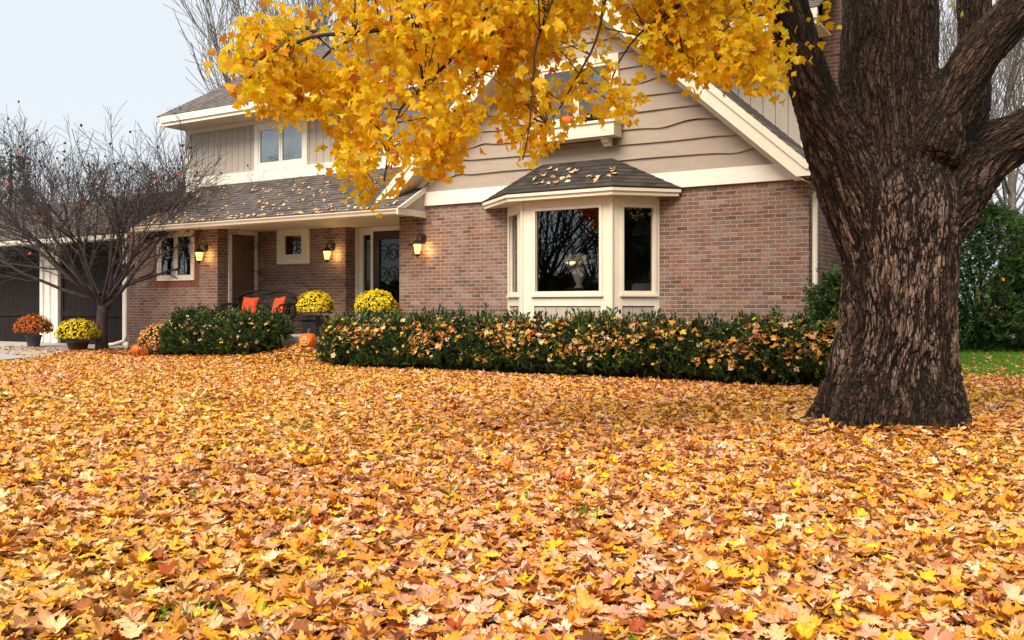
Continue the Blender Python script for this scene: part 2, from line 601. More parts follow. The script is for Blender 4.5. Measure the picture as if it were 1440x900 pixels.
def make_ground():
    def axis(lo, hi, a, b, step):
        mid = np.arange(a, b + 1e-6, step)
        left = a - np.geomspace(step, a - lo, 16)[::-1]
        right = b + np.geomspace(step, hi - b, 16)
        return np.concatenate([left, mid, right])

    xs = axis(-320, 320, -16, 16, 0.25)
    ys = axis(-320, 420, 1, 27, 0.25)
    X, Y = np.meshgrid(xs, ys)
    Z = gz(X, Y)
    V = np.column_stack([X.ravel(), Y.ravel(), Z.ravel()])
    nx = len(xs)
    i, j = np.meshgrid(np.arange(nx - 1), np.arange(len(ys) - 1))
    a = (j * nx + i).ravel()
    F = np.column_stack([a, a + 1, a + nx + 1, a + nx])
    x, y = V[:, 0], V[:, 1]
    litter = np.array((.16, .075, .022))
    grass = np.array((.085, .175, .025))
    green = 1 / (1 + np.exp(-(y - 14.6 + 0.25 * np.sin(x * 3)).clip(-4, 4) * 5)) * (x > 5.5)
    far = ((np.abs(x) > 16) | (y < -1) | (y > 27)).astype(float)
    g = np.maximum(green, far)[:, None]
    o = np_mesh('ground', V, F, ground_material(), litter * (1 - g) + grass * g, smooth=True)
    structure(o)
    o['label'] = 'flat front lawn hidden under fallen leaves'


make_ground()


def sheet_poly(name, pts, dz, m, n=28):
    """flat sheet over a world polygon that follows the ground"""
    xs = [p[0] for p in pts]
    ys = [p[1] for p in pts]

    def inside(x, y):
        c = False
        for i in range(len(pts)):
            (x1, y1), (x2, y2) = pts[i], pts[i - 1]
            if (y1 > y) != (y2 > y) and x < (x2 - x1) * (y - y1) / (y2 - y1) + x1:
                c = not c
        return c
    return inside


DRIVE = [wx(-16.75, 1.15), (-10.35, 23.1), (-10.2, 21.3), (-9.9, 19.6), (-10.0, 17.3), (-11.5, 13.0), (-15.5, 7.0), (-26.0, 12.0), wx(-27, 1.15)]


def in_poly(pts, x, y):
    c = np.zeros(len(x), bool)
    for i in range(len(pts)):
        (x1, y1), (x2, y2) = pts[i], pts[i - 1]
        if y1 == y2:
            continue
        c ^= ((y1 > y) != (y2 > y)) & (x < (x2 - x1) * (y - y1) / (y2 - y1) + x1)
    return c


mb = MB()
mb.prism(DRIVE, -0.05, 0.075, 'z')
structure(mb.build('driveway', M['concrete']))

# ------------------------------------------------------------------ HOUSE
HX, HY = wx(0, 0)
house = thing('house', 'two storey brick and taupe sided house with cream trimmed gable, covered porch and bay window', 'house', (HX, HY, 0), -TH)


def wall_boxes(mb, u0, u1, z0, z1, v0, v1, holes=()):
    us = sorted({u0, u1, *[h[0] for h in holes], *[h[1] for h in holes]})
    for a, b in zip(us, us[1:]):
        col = sorted((h[2], h[3]) for h in holes if h[0] <= a + 1e-6 and h[1] >= b - 1e-6)
        z = z0
        for h0, h1 in col:
            if h0 > z + 1e-6:
                mb.box(a, b, v0, v1, z, h0)
            z = max(z, h1)
        if z < z1 - 1e-6:
            mb.box(a, b, v0, v1, z, z1)


def hpart(mb, name, m, parent=house, **k):
    return mb.build(name, m, parent, **k)


# ---- brick walls (each wall a part)
w = MB()
wall_boxes(w, -8.0, 0.0, -.1, 3.07, 0, .25, [(-5.42, -2.5, -.1, 2.95)])
w.box(-8.0, -7.75, .25, 1.55, -.1, 3.0)
hpart(w, 'brick_wall', M['brick'])
w = MB()
w.box(-.25, 0, .25, 7, -.1, 3.3)
hpart(w, 'side_wall', M['brick'])
w = MB()
wall_boxes(w, -16.62, -13.31, -.1, 3.0, 0, .3, [(-15.42, -14.09, 1.73, 2.9)])
hpart(w, 'brick_pier', M['brick'])
w = MB()
wall_boxes(w, -13.31, -10.5, -.1, 3.0, 1.2, 1.55, [(-12.43, -11.74, 2.26, 2.83)])
hpart(w, 'porch_wall', M['brick'])
# soldier courses round the pier window
w = MB()
for k in range(21):
    a = -15.52 + k * .0752
    w.box(a, a + .066, -.012, .02, 1.59, 1.725)
for k in range(17):
    z = 1.735 + k * .0692
    w.box(-15.56, -15.43, -.012, .02, z, z + .06)
    w.box(-14.08, -13.95, -.012, .02, z, z + .06)
hpart(w, 'soldier_course', M['soldier'])


# ---- window helper in a plane  (s along, d towards the viewer is negative, z)
def plane_tf(p0, p1):
    d = Vector((p1[0] - p0[0], p1[1] - p0[1]))
    L = d.length
    d /= L
    n = Vector((-d.y, d.x))
    return (lambda s, q, z: (p0[0] + d.x * s + n.x * q, p0[1] + d.y * s + n.y * q, z)), L


def frame_rect(mb, a0, a1, z0, z1, w, q0, q1, wb=None, wt=None):
    wb = w if wb is None else wb
    wt = w if wt is None else wt
    mb.box(a0, a1, q0, q1, z0, z0 + wb)
    mb.box(a0, a1, q0, q1, z1 - wt, z1)
    mb.box(a0, a0 + w, q0, q1, z0 + wb, z1 - wt)
    mb.box(a1 - w, a1, q0, q1, z0 + wb, z1 - wt)


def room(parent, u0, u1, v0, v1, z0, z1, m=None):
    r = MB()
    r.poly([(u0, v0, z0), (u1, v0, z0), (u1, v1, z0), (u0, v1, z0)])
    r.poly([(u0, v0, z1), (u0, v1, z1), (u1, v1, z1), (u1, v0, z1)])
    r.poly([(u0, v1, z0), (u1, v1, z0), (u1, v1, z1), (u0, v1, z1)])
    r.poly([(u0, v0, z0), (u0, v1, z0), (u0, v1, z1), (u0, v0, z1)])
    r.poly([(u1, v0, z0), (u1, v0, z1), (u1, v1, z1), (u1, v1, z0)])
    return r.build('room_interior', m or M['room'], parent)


def window(u0, u1, z0, z1, v, trim, m, panes=2, sash=.05, depth=1.2, blind=None, proud=.04, tb=None, tt=None):
    """casing proud of the wall face at v; sashes and panes set back"""
    c = MB()
    frame_rect(c, u0, u1, z0, z1, trim, v - proud, v + .03, tb, tt)
    tb = trim if tb is None else tb
    tt = trim if tt is None else tt
    o = hpart(c, 'window', m, bevel=.006)
    a0, a1, b0, b1 = u0 + trim, u1 - trim, z0 + tb, z1 - tt
    s = MB()
    wd = (a1 - a0) / panes
    for k in range(panes):
        frame_rect(s, a0 + k * wd + .004, a0 + (k + 1) * wd - .004, b0 + .002, b1 - .002, sash, v - proud + .018, v + .028)
    s.build('sash', m, o, bevel=.004)
    for k in range(panes):
        g = MB()
        x0, x1 = a0 + k * wd + sash, a0 + (k + 1) * wd - sash
        g.poly([(x0, v + .005, b0 + sash), (x1, v + .005, b0 + sash), (x1, v + .005, b1 - sash), (x0, v + .005, b1 - sash)])
        g.build('pane', M['glass'], o)
    if blind:
        bl = MB()
        n = int((b1 - b0) / .045)
        for k in range(n):
            z = b0 + .02 + k * .045
            dv = .034 if blind == 'blind' else .008
            bl.prism([(v + .03, z), (v + .033, z), (v + .033 + dv, z + .044 - dv * .3), (v + .03 + dv, z + .044 - dv * .3)], a0 + .02, a1 - .02, 'u')
        bl.build('shutter_slats', M[blind], o)
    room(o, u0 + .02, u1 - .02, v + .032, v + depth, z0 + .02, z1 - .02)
    return o


# casement in the brick pier, small shuttered porch window
window(-15.42, -14.09, 1.73, 2.9, -.0, .075, M['trim'], 2, .055, 1.5)
window(-12.60, -11.60, 2.11, 2.95, 1.19, .175, M['trim'], 1, .05, .8, blind='blind', proud=.05, tb=.17, tt=.13)

# side door on the pier's flank
d = MB(lambda s, q, z: (-13.31 + q, s, z))
d.box(.31, .40, -.02, .03, .5, 2.9)
d.box(1.11, 1.19, -.02, .03, .5, 2.9)
d.box(.40, 1.11, -.02, .03, 2.81, 2.9)
dd = hpart(d, 'door_frame', M['trim'])
d = MB(lambda s, q, z: (-13.31 + q, s, z))
d.box(.41, 1.10, -.03, .0, .5, 2.80)
d.build('door_panel', M['brown_panel'], dd)
w = MB()
w.box(-13.6, -13.345, .30, 1.2, -.1, 3.0)
hpart(w, 'pier_return', M['brick'])

# porch floor, ceiling, entry
p = MB()
p.box(-13.30, -7.5, -.80, 1.56, -.1, .5)
hpart(p, 'porch_floor', M['concrete'], bevel=.01)
p = MB()
p.box(-15.18, -7.36, -.74, 0.0, 2.90, 2.93)
p.box(-13.3, -8.0, 0.0, 1.56, 2.902, 2.93)
hpart(p, 'porch_ceiling', M['soffit'])
e = MB()
e.box(-10.49, -10.40, 1.50, 1.60, .5, 2.895)
e.box(-10.34, -10.26, 1.50, 1.60, .5, 2.895)
e.box(-10.40, -10.34, 1.53, 1.60, .5, 2.895)
e.box(-10.03, -9.965, 1.50, 1.60, .5, 2.895)
e.box(-10.26, -10.03, 1.51, 1.60, 2.73, 2.895)
e.box(-9.965, -8.0, 1.50, 1.60, 2.80, 2.895)
e.box(-8.9, -8.0, 1.52, 1.60, .5, 2.80)
ent = hpart(e, 'entry_frame', M['trim'], bevel=.005)
g = MB()
g.poly([(-10.26, 1.56, .5), (-10.03, 1.56, .5), (-10.03, 1.56, 2.73), (-10.26, 1.56, 2.73)])
g.build('side_light', M['glass_dark'], ent)
dr = MB()
frame_rect(dr, -9.96, -8.905, .5, 2.795, .16, 1.53, 1.59, .62, .18)
fd = hpart(dr, 'front_door', M['door_dark'], bevel=.006)
g = MB()
g.poly([(-9.8, 1.565, 1.12), (-9.06, 1.565, 1.12), (-9.06, 1.565, 2.615), (-9.8, 1.565, 2.615)])
g.build('door_glass', M['glass_dark'], fd)
sc = MB()
for k in range(9):   # scrolled iron grille over the glass
    cx, cz = -9.72 + (k % 3) * .29, 1.4 + (k // 3) * .45
    pts = []
    for i in range(26):
        a = i * .42 + k
        r_ = .19 * (1 - i / 30)
        pts.append((cx + r_ * math.cos(a), 1.545, cz + r_ * 1.1 * math.sin(a)))
    sc.tube(pts, .008, 5)
sc.build('grille', M['black'], fd)
hd = MB()
hd.tube([(-9.88, 1.52, 1.45), (-9.88, 1.47, 1.45), (-9.88, 1.47, 1.62), (-9.88, 1.52, 1.62)], .012, 6)
hd.build('handle', M['black'], fd)
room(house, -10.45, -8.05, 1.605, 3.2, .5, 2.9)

# ---- garage wall
gw = MB()
wall_boxes(gw, -26.5, -16.62, -.05, 3.06, 1.2, 1.4, [(-21.37, -18.42, -.05, 2.92), (-25.2, -22.25, -.05, 2.92)])
hpart(gw, 'garage_wall', M['trim'])
gt = MB()
for a0, a1 in ((-21.37, -18.42), (-25.2, -22.25)):
    gt.box(a0 - .14, a0, 1.15, 1.198, .08, 2.92)
    gt.box(a1, a1 + .14, 1.15, 1.198, .08, 2.92)
    gt.box(a0 - .14, a1 + .14, 1.145, 1.198, 2.92, 3.055)
gt.box(-21.97, -21.78, 1.16, 1.198, .08, 2.92)
gt.box(-18.28, -17.9, 1.13, 1.197, .06, 3.05)
hpart(gt, 'garage_trim', M['white'], bevel=.006)


def garage_door(a0, a1):
    w_ = a1 - a0
    g = MB()
    n = 13
    for k in range(n):     # vertical planks
        x0 = a0 + k * w_ / n
        g.box(x0 + .004, x0 + w_ / n - .004, 1.27, 1.32, .08, 2.915)
    o = hpart(g, 'garage_door', M['wood_dark'])
    r = MB()
    r.box(a0 + .01, a1 - .01, 1.235, 1.268, .085, .20)
    r.box(a0 + .01, a1 - .01, 1.235, 1.268, .84, 1.02)
    r.box(a0 + .01, a0 + .13, 1.235, 1.268, .20, .84)
    r.box(a1 - .13, a1 - .01, 1.235, 1.268, .20, .84)
    r.box(a0 + .01, a0 + .13, 1.235, 1.268, 1.02, 2.9)
    r.box(a1 - .13, a1 - .01, 1.235, 1.268, 1.02, 2.9)
    top = [(a0 + .13, 2.9), (a1 - .13, 2.9)]
    arc = []
    for i in range(17):
        t = i / 16
        arc.append((a1 - .13 - t * (w_ - .26), 2.56 + .24 * math.sin(PI * t)))
    r.prism(top[:1] + top[1:] + arc, 1.235, 1.268, 'v')
    r.build('rail', M['wood_dark'], o)
    b = MB()
    b.box(a0, a1, 1.33, 1.36, .06, 2.92)
    b.build('door_backing', M['wood_dark'], o)


garage_door(-21.365, -18.425)
garage_door(-25.195, -22.255)


# ---- shingled roof planes built as real stepped courses
def course_roof(mb, p00, p10, p01, p11, n, lift=.014, thick=.02):
    """p00-p10 the eave, p01-p11 the top edge (bilinear)"""
    p00, p10, p01, p11 = map(Vector, (p00, p10, p01, p11))
    nr = (p10 - p00).cross(p01 - p00)
    nr.normalize()
    if nr.z < 0:
        nr = -nr
    for k in range(n):
        t0, t1 = k / n, (k + 1.25) / n
        t1 = min(t1, 1)
        a, b = p00.lerp(p01, t0), p10.lerp(p11, t0)
        c, d_ = p10.lerp(p11, t1), p00.lerp(p01, t1)
        up = nr * lift
        mb.poly([a + up, b + up, c + nr * .001, d_ + nr * .001])
        mb.poly([a - nr * thick, b - nr * thick, b + up, a + up])
        mb.poly([a - nr * thick, a + up, d_ + nr * .001])
        mb.poly([b - nr * thick, c + nr * .001, b + up])


# porch roof
PR = .57
r = MB()
course_roof(r, (-15.22, -.86, 2.965), (-7.32, -.86, 2.965), (-15.22, 1.2, 2.965 + PR * 2.06), (-7.32, 1.2, 2.965 + PR * 2.06), 17, .016)
porch_roof = hpart(r, 'porch_roof', M['shingle'])
f = MB()
f.prism([(-.74, 2.845), (-.76, 2.845), (-.76, 2.965), (-.74, 2.965)], -15.2, -7.34, 'u')
f.build('fascia', M['trim'], porch_roof)
gu = MB()
gu.prism([(-.762, 2.86), (-.84, 2.86), (-.855, 2.90), (-.885, 2.935), (-.89, 2.955), (-.875, 2.958), (-.87, 2.94), (-.83, 2.905), (-.762, 2.905)], -15.2, -7.36, 'u')
gu.build('gutter', M['trim'], porch_roof, bevel=.003)
pc = MB()
pc.box(-7.36, -7.325, -.885, -.005, 2.845, 2.965)
pc.prism([(-.89, 2.968), (-.005, 2.968 + .57 * .885), (-.005, 2.968 + .57 * .885 - .11), (-.70, 2.968)], -7.335, -7.295, 'u')
pc.build('roof_return', M['trim'], porch_roof)
pc = MB()
pc.box(-15.235, -15.2, -.885, .0, 2.845, 2.965)
pc.build('roof_return', M['trim'], porch_roof)
pe = MB()
pe.prism([(-.74, 2.966), (-.006, 2.966), (-.006, 3.36)], -7.365, -7.34, 'u')
pe.build('gable_panel', M['board'], porch_roof)

# garage roof
r = MB()
course_roof(r, (-27, .15, 2.985), (-15.24, .15, 2.985), (-27, 3.1, 2.985 + .5 * 2.95), (-15.24, 3.1, 2.985 + .5 * 2.95), 22, .016)
course_roof(r, (-27, 8.7, 3.2), (-15.9, 8.7, 3.2), (-27, 3.1, 2.985 + .5 * 2.95), (-15.9, 3.1, 2.985 + .5 * 2.95), 6, .016)
garage_roof = hpart(r, 'garage_roof', M['shingle'])
f = MB()
f.box(-26.95, -16.63, .17, .205, 2.84, 2.975)
f.box(-26.95, -16.63, .205, 1.2, 2.93, 2.955)
f.build('fascia', M['trim'], garage_roof)

# ---- upper storey
W1 = (-13.38, -11.65, 4.35, 5.5)
W2 = (-10.38, -7.95, 4.45, 5.5)
b = MB()
du = .215


def boards(mb, u0, u1, z0, z1, v, holes=()):
    n = max(1, int(round((u1 - u0) / du)))
    st = (u1 - u0) / n
    for k in range(n):
        wall_boxes(mb, u0 + k * st + .006, u0 + (k + 1) * st - .006, z0, z1, v, v + .02,
                   [h for h in ((max(h[0], u0 + k * st + .006), min(h[1], u0 + (k + 1) * st - .006), h[2], h[3]) for h in holes) if h[0] < h[1]])


boards(b, -15.70, -6.0, 4.39, 5.60, 1.2, [W1, W2])
boards(b, -6.0, -.42, 3.1, 5.60, 1.2)
hpart(b, 'board_siding', M['board'])
b = MB()
wall_boxes(b, -15.86, -6.0, 4.0, 5.7, 1.224, 1.34, [W1, W2])
b.box(-6.0, -.30, 1.224, 1.34, 3.0, 5.7)
b.box(-15.86, -15.70, 1.34, 8.5, 3.0, 5.62)
hpart(b, 'upper_wall', M['board'])
b = MB()
b.box(-15.88, -7.2, 1.165, 1.222, 4.02, 4.385)
b.box(-15.88, -15.70, 1.175, 1.223, 4.386, 5.6)
b.box(-.42, -.30, 1.175, 1.223, 3.0, 5.6)
b.box(-15.70, -.42, 1.18, 1.219, 5.50, 5.6)
b.box(-.299, -.27, 1.18, 7, 3.0, 5.6)
hpart(b, 'corner_board', M['white'])
window(*W1, 1.2, .125, M['white'], 2, .05, 1.5, tb=.15, blind='blind_pale')
window(*W2, 1.2, .125, M['white'], 2, .05, 1.5, tb=.15, blind='blind_pale')

r = MB()
course_roof(r, (-16.02, .42, 5.835), (.05, .42, 5.835), (-16.02, 5.2, 5.835 + .57 * 4.78), (.05, 5.2, 5.835 + .57 * 4.78), 37, .014)
course_roof(r, (-16.02, 9.98, 5.835), (.05, 9.98, 5.835), (-16.02, 5.2, 5.835 + .57 * 4.78), (.05, 5.2, 5.835 + .57 * 4.78), 6, .014)
up_roof = hpart(r, 'upper_roof', M['shingle_up'])
f = MB()
f.box(-15.99, .03, .44, .475, 5.58, 5.81)
f.box(-15.85, .03, .40, .44, 5.66, 5.815)
f.box(-16.0, -15.96, .475, 1.4, 5.62, 5.80)
f.build('fascia', M['white'], up_roof)
f = MB()
f.box(-15.96, .03, .475, 1.35, 5.602, 5.63)
f.build('soffit', M['soffit'], up_roof)
f = MB()
f.prism([(1.35, 5.6), (5.2, 8.5), (9.05, 5.6)], -15.84, -15.80, 'u')
f.build('gable_wall', M['board'], up_roof)
f = MB()
f.prism([(1.35, 5.6), (5.2, 8.5), (9.05, 5.6)], -.36, -.32, 'u')
f.build('gable_wall', M['board'], up_roof)

# ---- front gable
SL = .9
roofz = lambda u: 7.0 - SL * abs(u + 4)


def wavy(course, u):
    a = math.sin(course * 7.3) * 3
    w_ = 0.028 * math.exp(-((u + 2.0 - a * .55) / .33) ** 2) - 0.024 * math.exp(-((u + 2.55 - a * .55) / .26) ** 2)
    w_ += 0.03 * math.exp(-((u + 5.9 + a * .25) / .2) ** 2) - .02 * math.exp(-((u + 6.2 + a * .25) / .25) ** 2)
    return 1.5 * w_ + 0.009 * math.sin(u * 2.3 + course * 1.7)


s = MB()
for k in range(13):
    z0, z1 = 3.342 + k * .265, 3.342 + (k + 1) * .265 + .03
    segs = [(-8.0, 0.0)]
    if z1 > 4.05 and z0 < 5.45:
        segs = [(-8.0, -4.80), (-3.2, 0.0)]
    for a, bb in segs:
        def lim(z):
            hw = max(0.02, (6.5 - z) / SL - .0)
            return max(a, -4 - hw), min(bb, -4 + hw)
        l0, r0 = lim(z0)
        l1, r1 = lim(z1)
        if r0 - l0 < .05 or r1 < l1:
            continue
        n = max(3, int((r0 - l0) / .07))
        P = []
        for i in range(n + 1):
            t_ = i / n
            ub, ut = l0 + (r0 - l0) * t_, l1 + (r1 - l1) * t_
            zb = z0 + wavy(k, ub) if k else z0
            P.append(((ub, -.044, zb), (ut, -.006, z1), (ub, .02, zb)))
        for i in range(n):
            s.poly([P[i][0], P[i + 1][0], P[i + 1][1], P[i][1]])
            s.poly([P[i][2], P[i + 1][2], P[i + 1][0], P[i][0]])
hpart(s, 'gable_siding', M['siding'])
s = MB()
s.prism([(-7.95, 3.075), (-.02, 3.075), (-.02, 3.2), (-3.1, 6.2), (-3.1, 4.0), (-4.9, 4.0), (-4.9, 6.2), (-7.95, 3.2)], .022, .1, 'v')
hpart(s, 'gable_backing', M['siding'])
s = MB()
s.box(-8.0, .01, -.06, -.002, 3.072, 3.338)
hpart(s, 'frieze_board', M['white'], bevel=.005)
# rakes and gable roof
rk = MB()


def rake_poly(dz0, dz1, zmin):
    """both slopes as one outline between roofz-dz0 and roofz-dz1, cut level at zmin"""
    ue = .2 + 4
    out = [(-4 + ue, 7 - SL * ue - dz0), (-4 + ue, zmin)]
    ui = (7 - dz1 - zmin) / SL
    out += [(-4 + ui, zmin), (-4, 7 - dz1)]
    R_ = out
    right = [R_[0], R_[1], R_[2], R_[3], (-4, 7 - dz0)]
    left = [(-8 - p_[0], p_[1]) for p_ in right]
    return right, left


for pl in rake_poly(0.03, .40, 3.06):
    rk.prism(pl, -.46, -.42, 'v')
rake = hpart(rk, 'rake_board', M['trim'])
rk = MB()
for pl in rake_poly(0.03, .17, 3.16):
    rk.prism(pl, -.49, -.462, 'v')
rk.build('rake_molding', M['trim'], rake)
rk = MB()
for sg in (1, -1):
    q = lambda u, z: (-4 + sg * (u + 4), z)
    rk.prism([q(.03, roofz(.03) - .38), q(-4, 7 - .38), q(-4, 7 - .36), q(.03, roofz(.03) - .36)], -.419, .0, 'v')
rk.build('rake_soffit', M['soffit'], rake)
rk = MB()
for sg in (1, -1):
    q = lambda u, z: (-4 + sg * (u + 4), z)
    rk.prism([q(-.05, roofz(-.05) - .39), q(-4, 7 - .39), q(-4, 7 - .53), q(-.2, roofz(-.2) - .53)], -.055, -.035, 'v')
rk.build('wall_rake_trim', M['trim'], rake)
r = MB()
ze = 7 - SL * 4.2
course_roof(r, (.2, -.49, ze), (.2, 6.5, ze), (-4, -.49, 7.0), (-4, 6.5, 7.0), 34, .012, .03)
course_roof(r, (-8.2, -.49, ze), (-8.2, 2.6, ze), (-4, -.49, 7.0), (-4, 2.6, 7.0), 34, .012, .03)
gable_roof = hpart(r, 'gable_roof', M['shingle_up'])
gu = MB()
gu.prism([(.14, 3.08), (.25, 3.08), (.29, 3.17), (.29, 3.2), (.14, 3.2)], -.44, 6.4, 'v')
gu.build('gutter', M['trim'], gable_roof)
# downspouts
ds = MB()
ds.tube([(.2, -.1, 3.1), (.2, -.1, 3.0), (.17, -.03, 2.93), (.085, .05, 2.80), (.08, .07, 2.70), (.08, .07, 1.5), (.08, .07, .2)], [.042] * 7, 8)
hpart(ds, 'downspout', M['trim'], smooth=True)
ds = MB()
ds.tube([(-16.66, 1.02, 2.95), (-16.66, .9, 2.7), (-16.68, .28, 2.45), (-16.70, .1, 2.35), (-16.70, .06, 1.5), (-16.70, .06, .42), (-16.74, .03, .26), (-17.0, -.10, .17), (-17.5, -.25, .12)], [.05] * 9, 8)
ds.box(-16.64, -16.52, -.05, -.004, .06, .24)
hpart(ds, 'downspout', M['white'], smooth=True)

# ---- gable window with flower box
gwin = window(-4.83, -3.175, 4.29, 5.46, -.035, .13, M['trim'], 2, .05, 1.5, tb=.10)
for a0, a1 in ((-4.66, -4.42), (-3.75, -3.36)):
    cu = MB()
    n_ = 24
    for i in range(n_):
        x0, x1 = a0 + (a1 - a0) * i / n_, a0 + (a1 - a0) * (i + 1) / n_
        y0, y1 = .12 + .02 * math.sin(i * 1.4), .12 + .02 * math.sin((i + 1) * 1.4)
        cu.poly([(x0, y0, 4.42), (x1, y1, 4.42), (x1, y1, 5.31), (x0, y0, 5.31)])
    cu.build('curtain', M['vase'], gwin)
bx = MB()
bx.box(-4.87, -3.12, -.37, -.05, 4.0, 4.03)
bx.box(-4.87, -3.12, -.37, -.34, 4.03, 4.22)
bx.box(-4.87, -4.84, -.34, -.05, 4.03, 4.22)
bx.box(-3.15, -3.12, -.34, -.05, 4.03, 4.22)
bx.box(-4.90, -3.09, -.40, -.335, 4.222, 4.27)
bx.box(-4.90, -4.83, -.335, -.05, 4.222, 4.27)
bx.box(-3.16, -3.09, -.335, -.05, 4.222, 4.27)
wb = hpart(bx, 'window_box', M['trim'], bevel=.005)
so = MB()
so.box(-4.83, -3.16, -.33, -.06, 4.05, 4.235)
so.build('soil', M['wood_dark'], wb)
for ub in (-4.72, -3.42):
    bk = MB()
    bk.prism([(-.30, 3.995), (-.05, 3.995), (-.05, 3.86), (-.16, 3.86), (-.17, 3.90), (-.24, 3.92), (-.25, 3.96), (-.30, 3.97)], ub, ub + .13, 'u')
    bk.build('bracket', M['trim'], wb, bevel=.004)

# ---- chimney
ch = MB()
ch.box(-.262, .95, 2.0, 2.9, -.1, 9.6)
ch.box(-.30, .99, 1.96, 2.94, 9.6, 9.75)
hpart(ch, 'chimney', M['brick'])

# ---- bay window
BP = [(-5.46, 0.0), (-4.75, -.65), (-3.02, -.65), (-2.45, 0.0)]
bay = None
for k in range(3):
    tf, L = plane_tf(BP[k], BP[k + 1])
    c = MB(tf)
    sl, sr = ((.12, .22), (.24, .24), (.19, .09))[k]
    if k == 1:
        sl, sr = .245, .205
    c.box(0, L, -.0, .09, 2.79, 2.93)
    c.box(0, sl, 0, .09, 0, 2.79)
    c.box(L - sr, L, 0, .09, 0, 2.79)
    c.box(sl, L - sr, 0, .09, 1.12, 1.34)
    frame_rect(c, sl - .03, L - sr + .03, 1.315, 2.815, .055, -.018, -.001)
    c.box(sl - .05, L - sr + .05, -.045, -.001, 1.275, 1.312)
    if k == 0:
        bay = hpart(c, 'bay_window', M['trim'], bevel=.004)
    else:
        c.build('bay_frame', M['trim'], bay, bevel=.004)
    g = MB(tf)
    g.poly([(sl, .045, 1.34), (L - sr, .045, 1.34), (L - sr, .045, 2.79), (sl, .045, 2.79)])
    g.build('pane', M['glass'], bay)
    s_ = MB(tf)
    frame_rect(s_, sl + .003, L - sr - .003, 1.343, 2.787, .028, .02, .07)
    s_.build('sash', M['trim'], bay)
    pl = MB(tf)
    n = max(2, int((L - sl - sr) / .19))
    st = (L - sl - sr) / n
    for i in range(n):
        pl.box(sl + i * st + .005, sl + (i + 1) * st - .005, .02, .04, 0, 1.10)
    pl.box(sl, L - sr, .042, .07, 0, 1.118)
    pl.build('lower_panel', M['board'], bay)
# corner posts cover the mitres
for (a, bq) in (BP[1], BP[2]):
    cp = MB()
    cp.tube([(a, bq, 0), (a, bq, 2.93)], [.028, .028], 8)
    cp.build('corner_post', M['trim'], bay)
r = MB()
EV = [(-5.99, -.055), (-4.93, -.93), (-2.88, -.93), (-2.03, -.055)]
E_, F_ = (-4.68, -.056, 3.66), (-3.3, -.056, 3.66)
pt = lambda i: (EV[i][0], EV[i][1], 3.062)
course_roof(r, pt(0), pt(1), E_, E_, 8, .012)
course_roof(r, pt(1), pt(2), E_, F_, 8, .012)
course_roof(r, pt(2), pt(3), F_, F_, 8, .012)
r.build('bay_roof', M['shingle_dark'], bay)
f = MB()
off = lambda k: [(EV[0][0] + k * 1.2, EV[0][1]), (EV[1][0] + k * .45, EV[1][1] + k), (EV[2][0] - k * .45, EV[2][1] + k), (EV[3][0] - k * 1.2, EV[3][1])]
f.prism(off(.012), 2.995, 3.056, 'z')
f.prism(off(.045), 2.932, 2.994, 'z')
f.build('eave_trim', M['trim'], bay)
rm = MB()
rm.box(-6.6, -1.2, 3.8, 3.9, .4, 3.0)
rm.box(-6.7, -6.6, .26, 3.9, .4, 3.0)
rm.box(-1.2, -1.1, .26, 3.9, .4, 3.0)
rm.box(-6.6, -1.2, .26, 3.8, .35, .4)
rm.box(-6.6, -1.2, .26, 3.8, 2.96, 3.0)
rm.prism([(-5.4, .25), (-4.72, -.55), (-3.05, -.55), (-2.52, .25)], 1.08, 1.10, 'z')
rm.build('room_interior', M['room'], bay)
# rear of the house so that nothing shows through
bk = MB()
bk.box(-26.5, 0, 8.6, 8.7, 0, 3.3)
bk.box(-15.8, -.3, 8.7, 8.8, 3.0, 6.0)
bk.box(-26.5, -26.4, 1.4, 8.6, 0, 3.2)
hpart(bk, 'rear_wall', M['board'])


# ------------------------------------------------------------------ small things about the house
def at(u, v, z):
    x, y = wx(u, v)
    return (x, y, z)


def copy_tree(o, parent=None):
    c = o.copy()
    COL.objects.link(c)
    c.parent = parent
    for k in list(o.children):
        copy_tree(k, c)
    return c


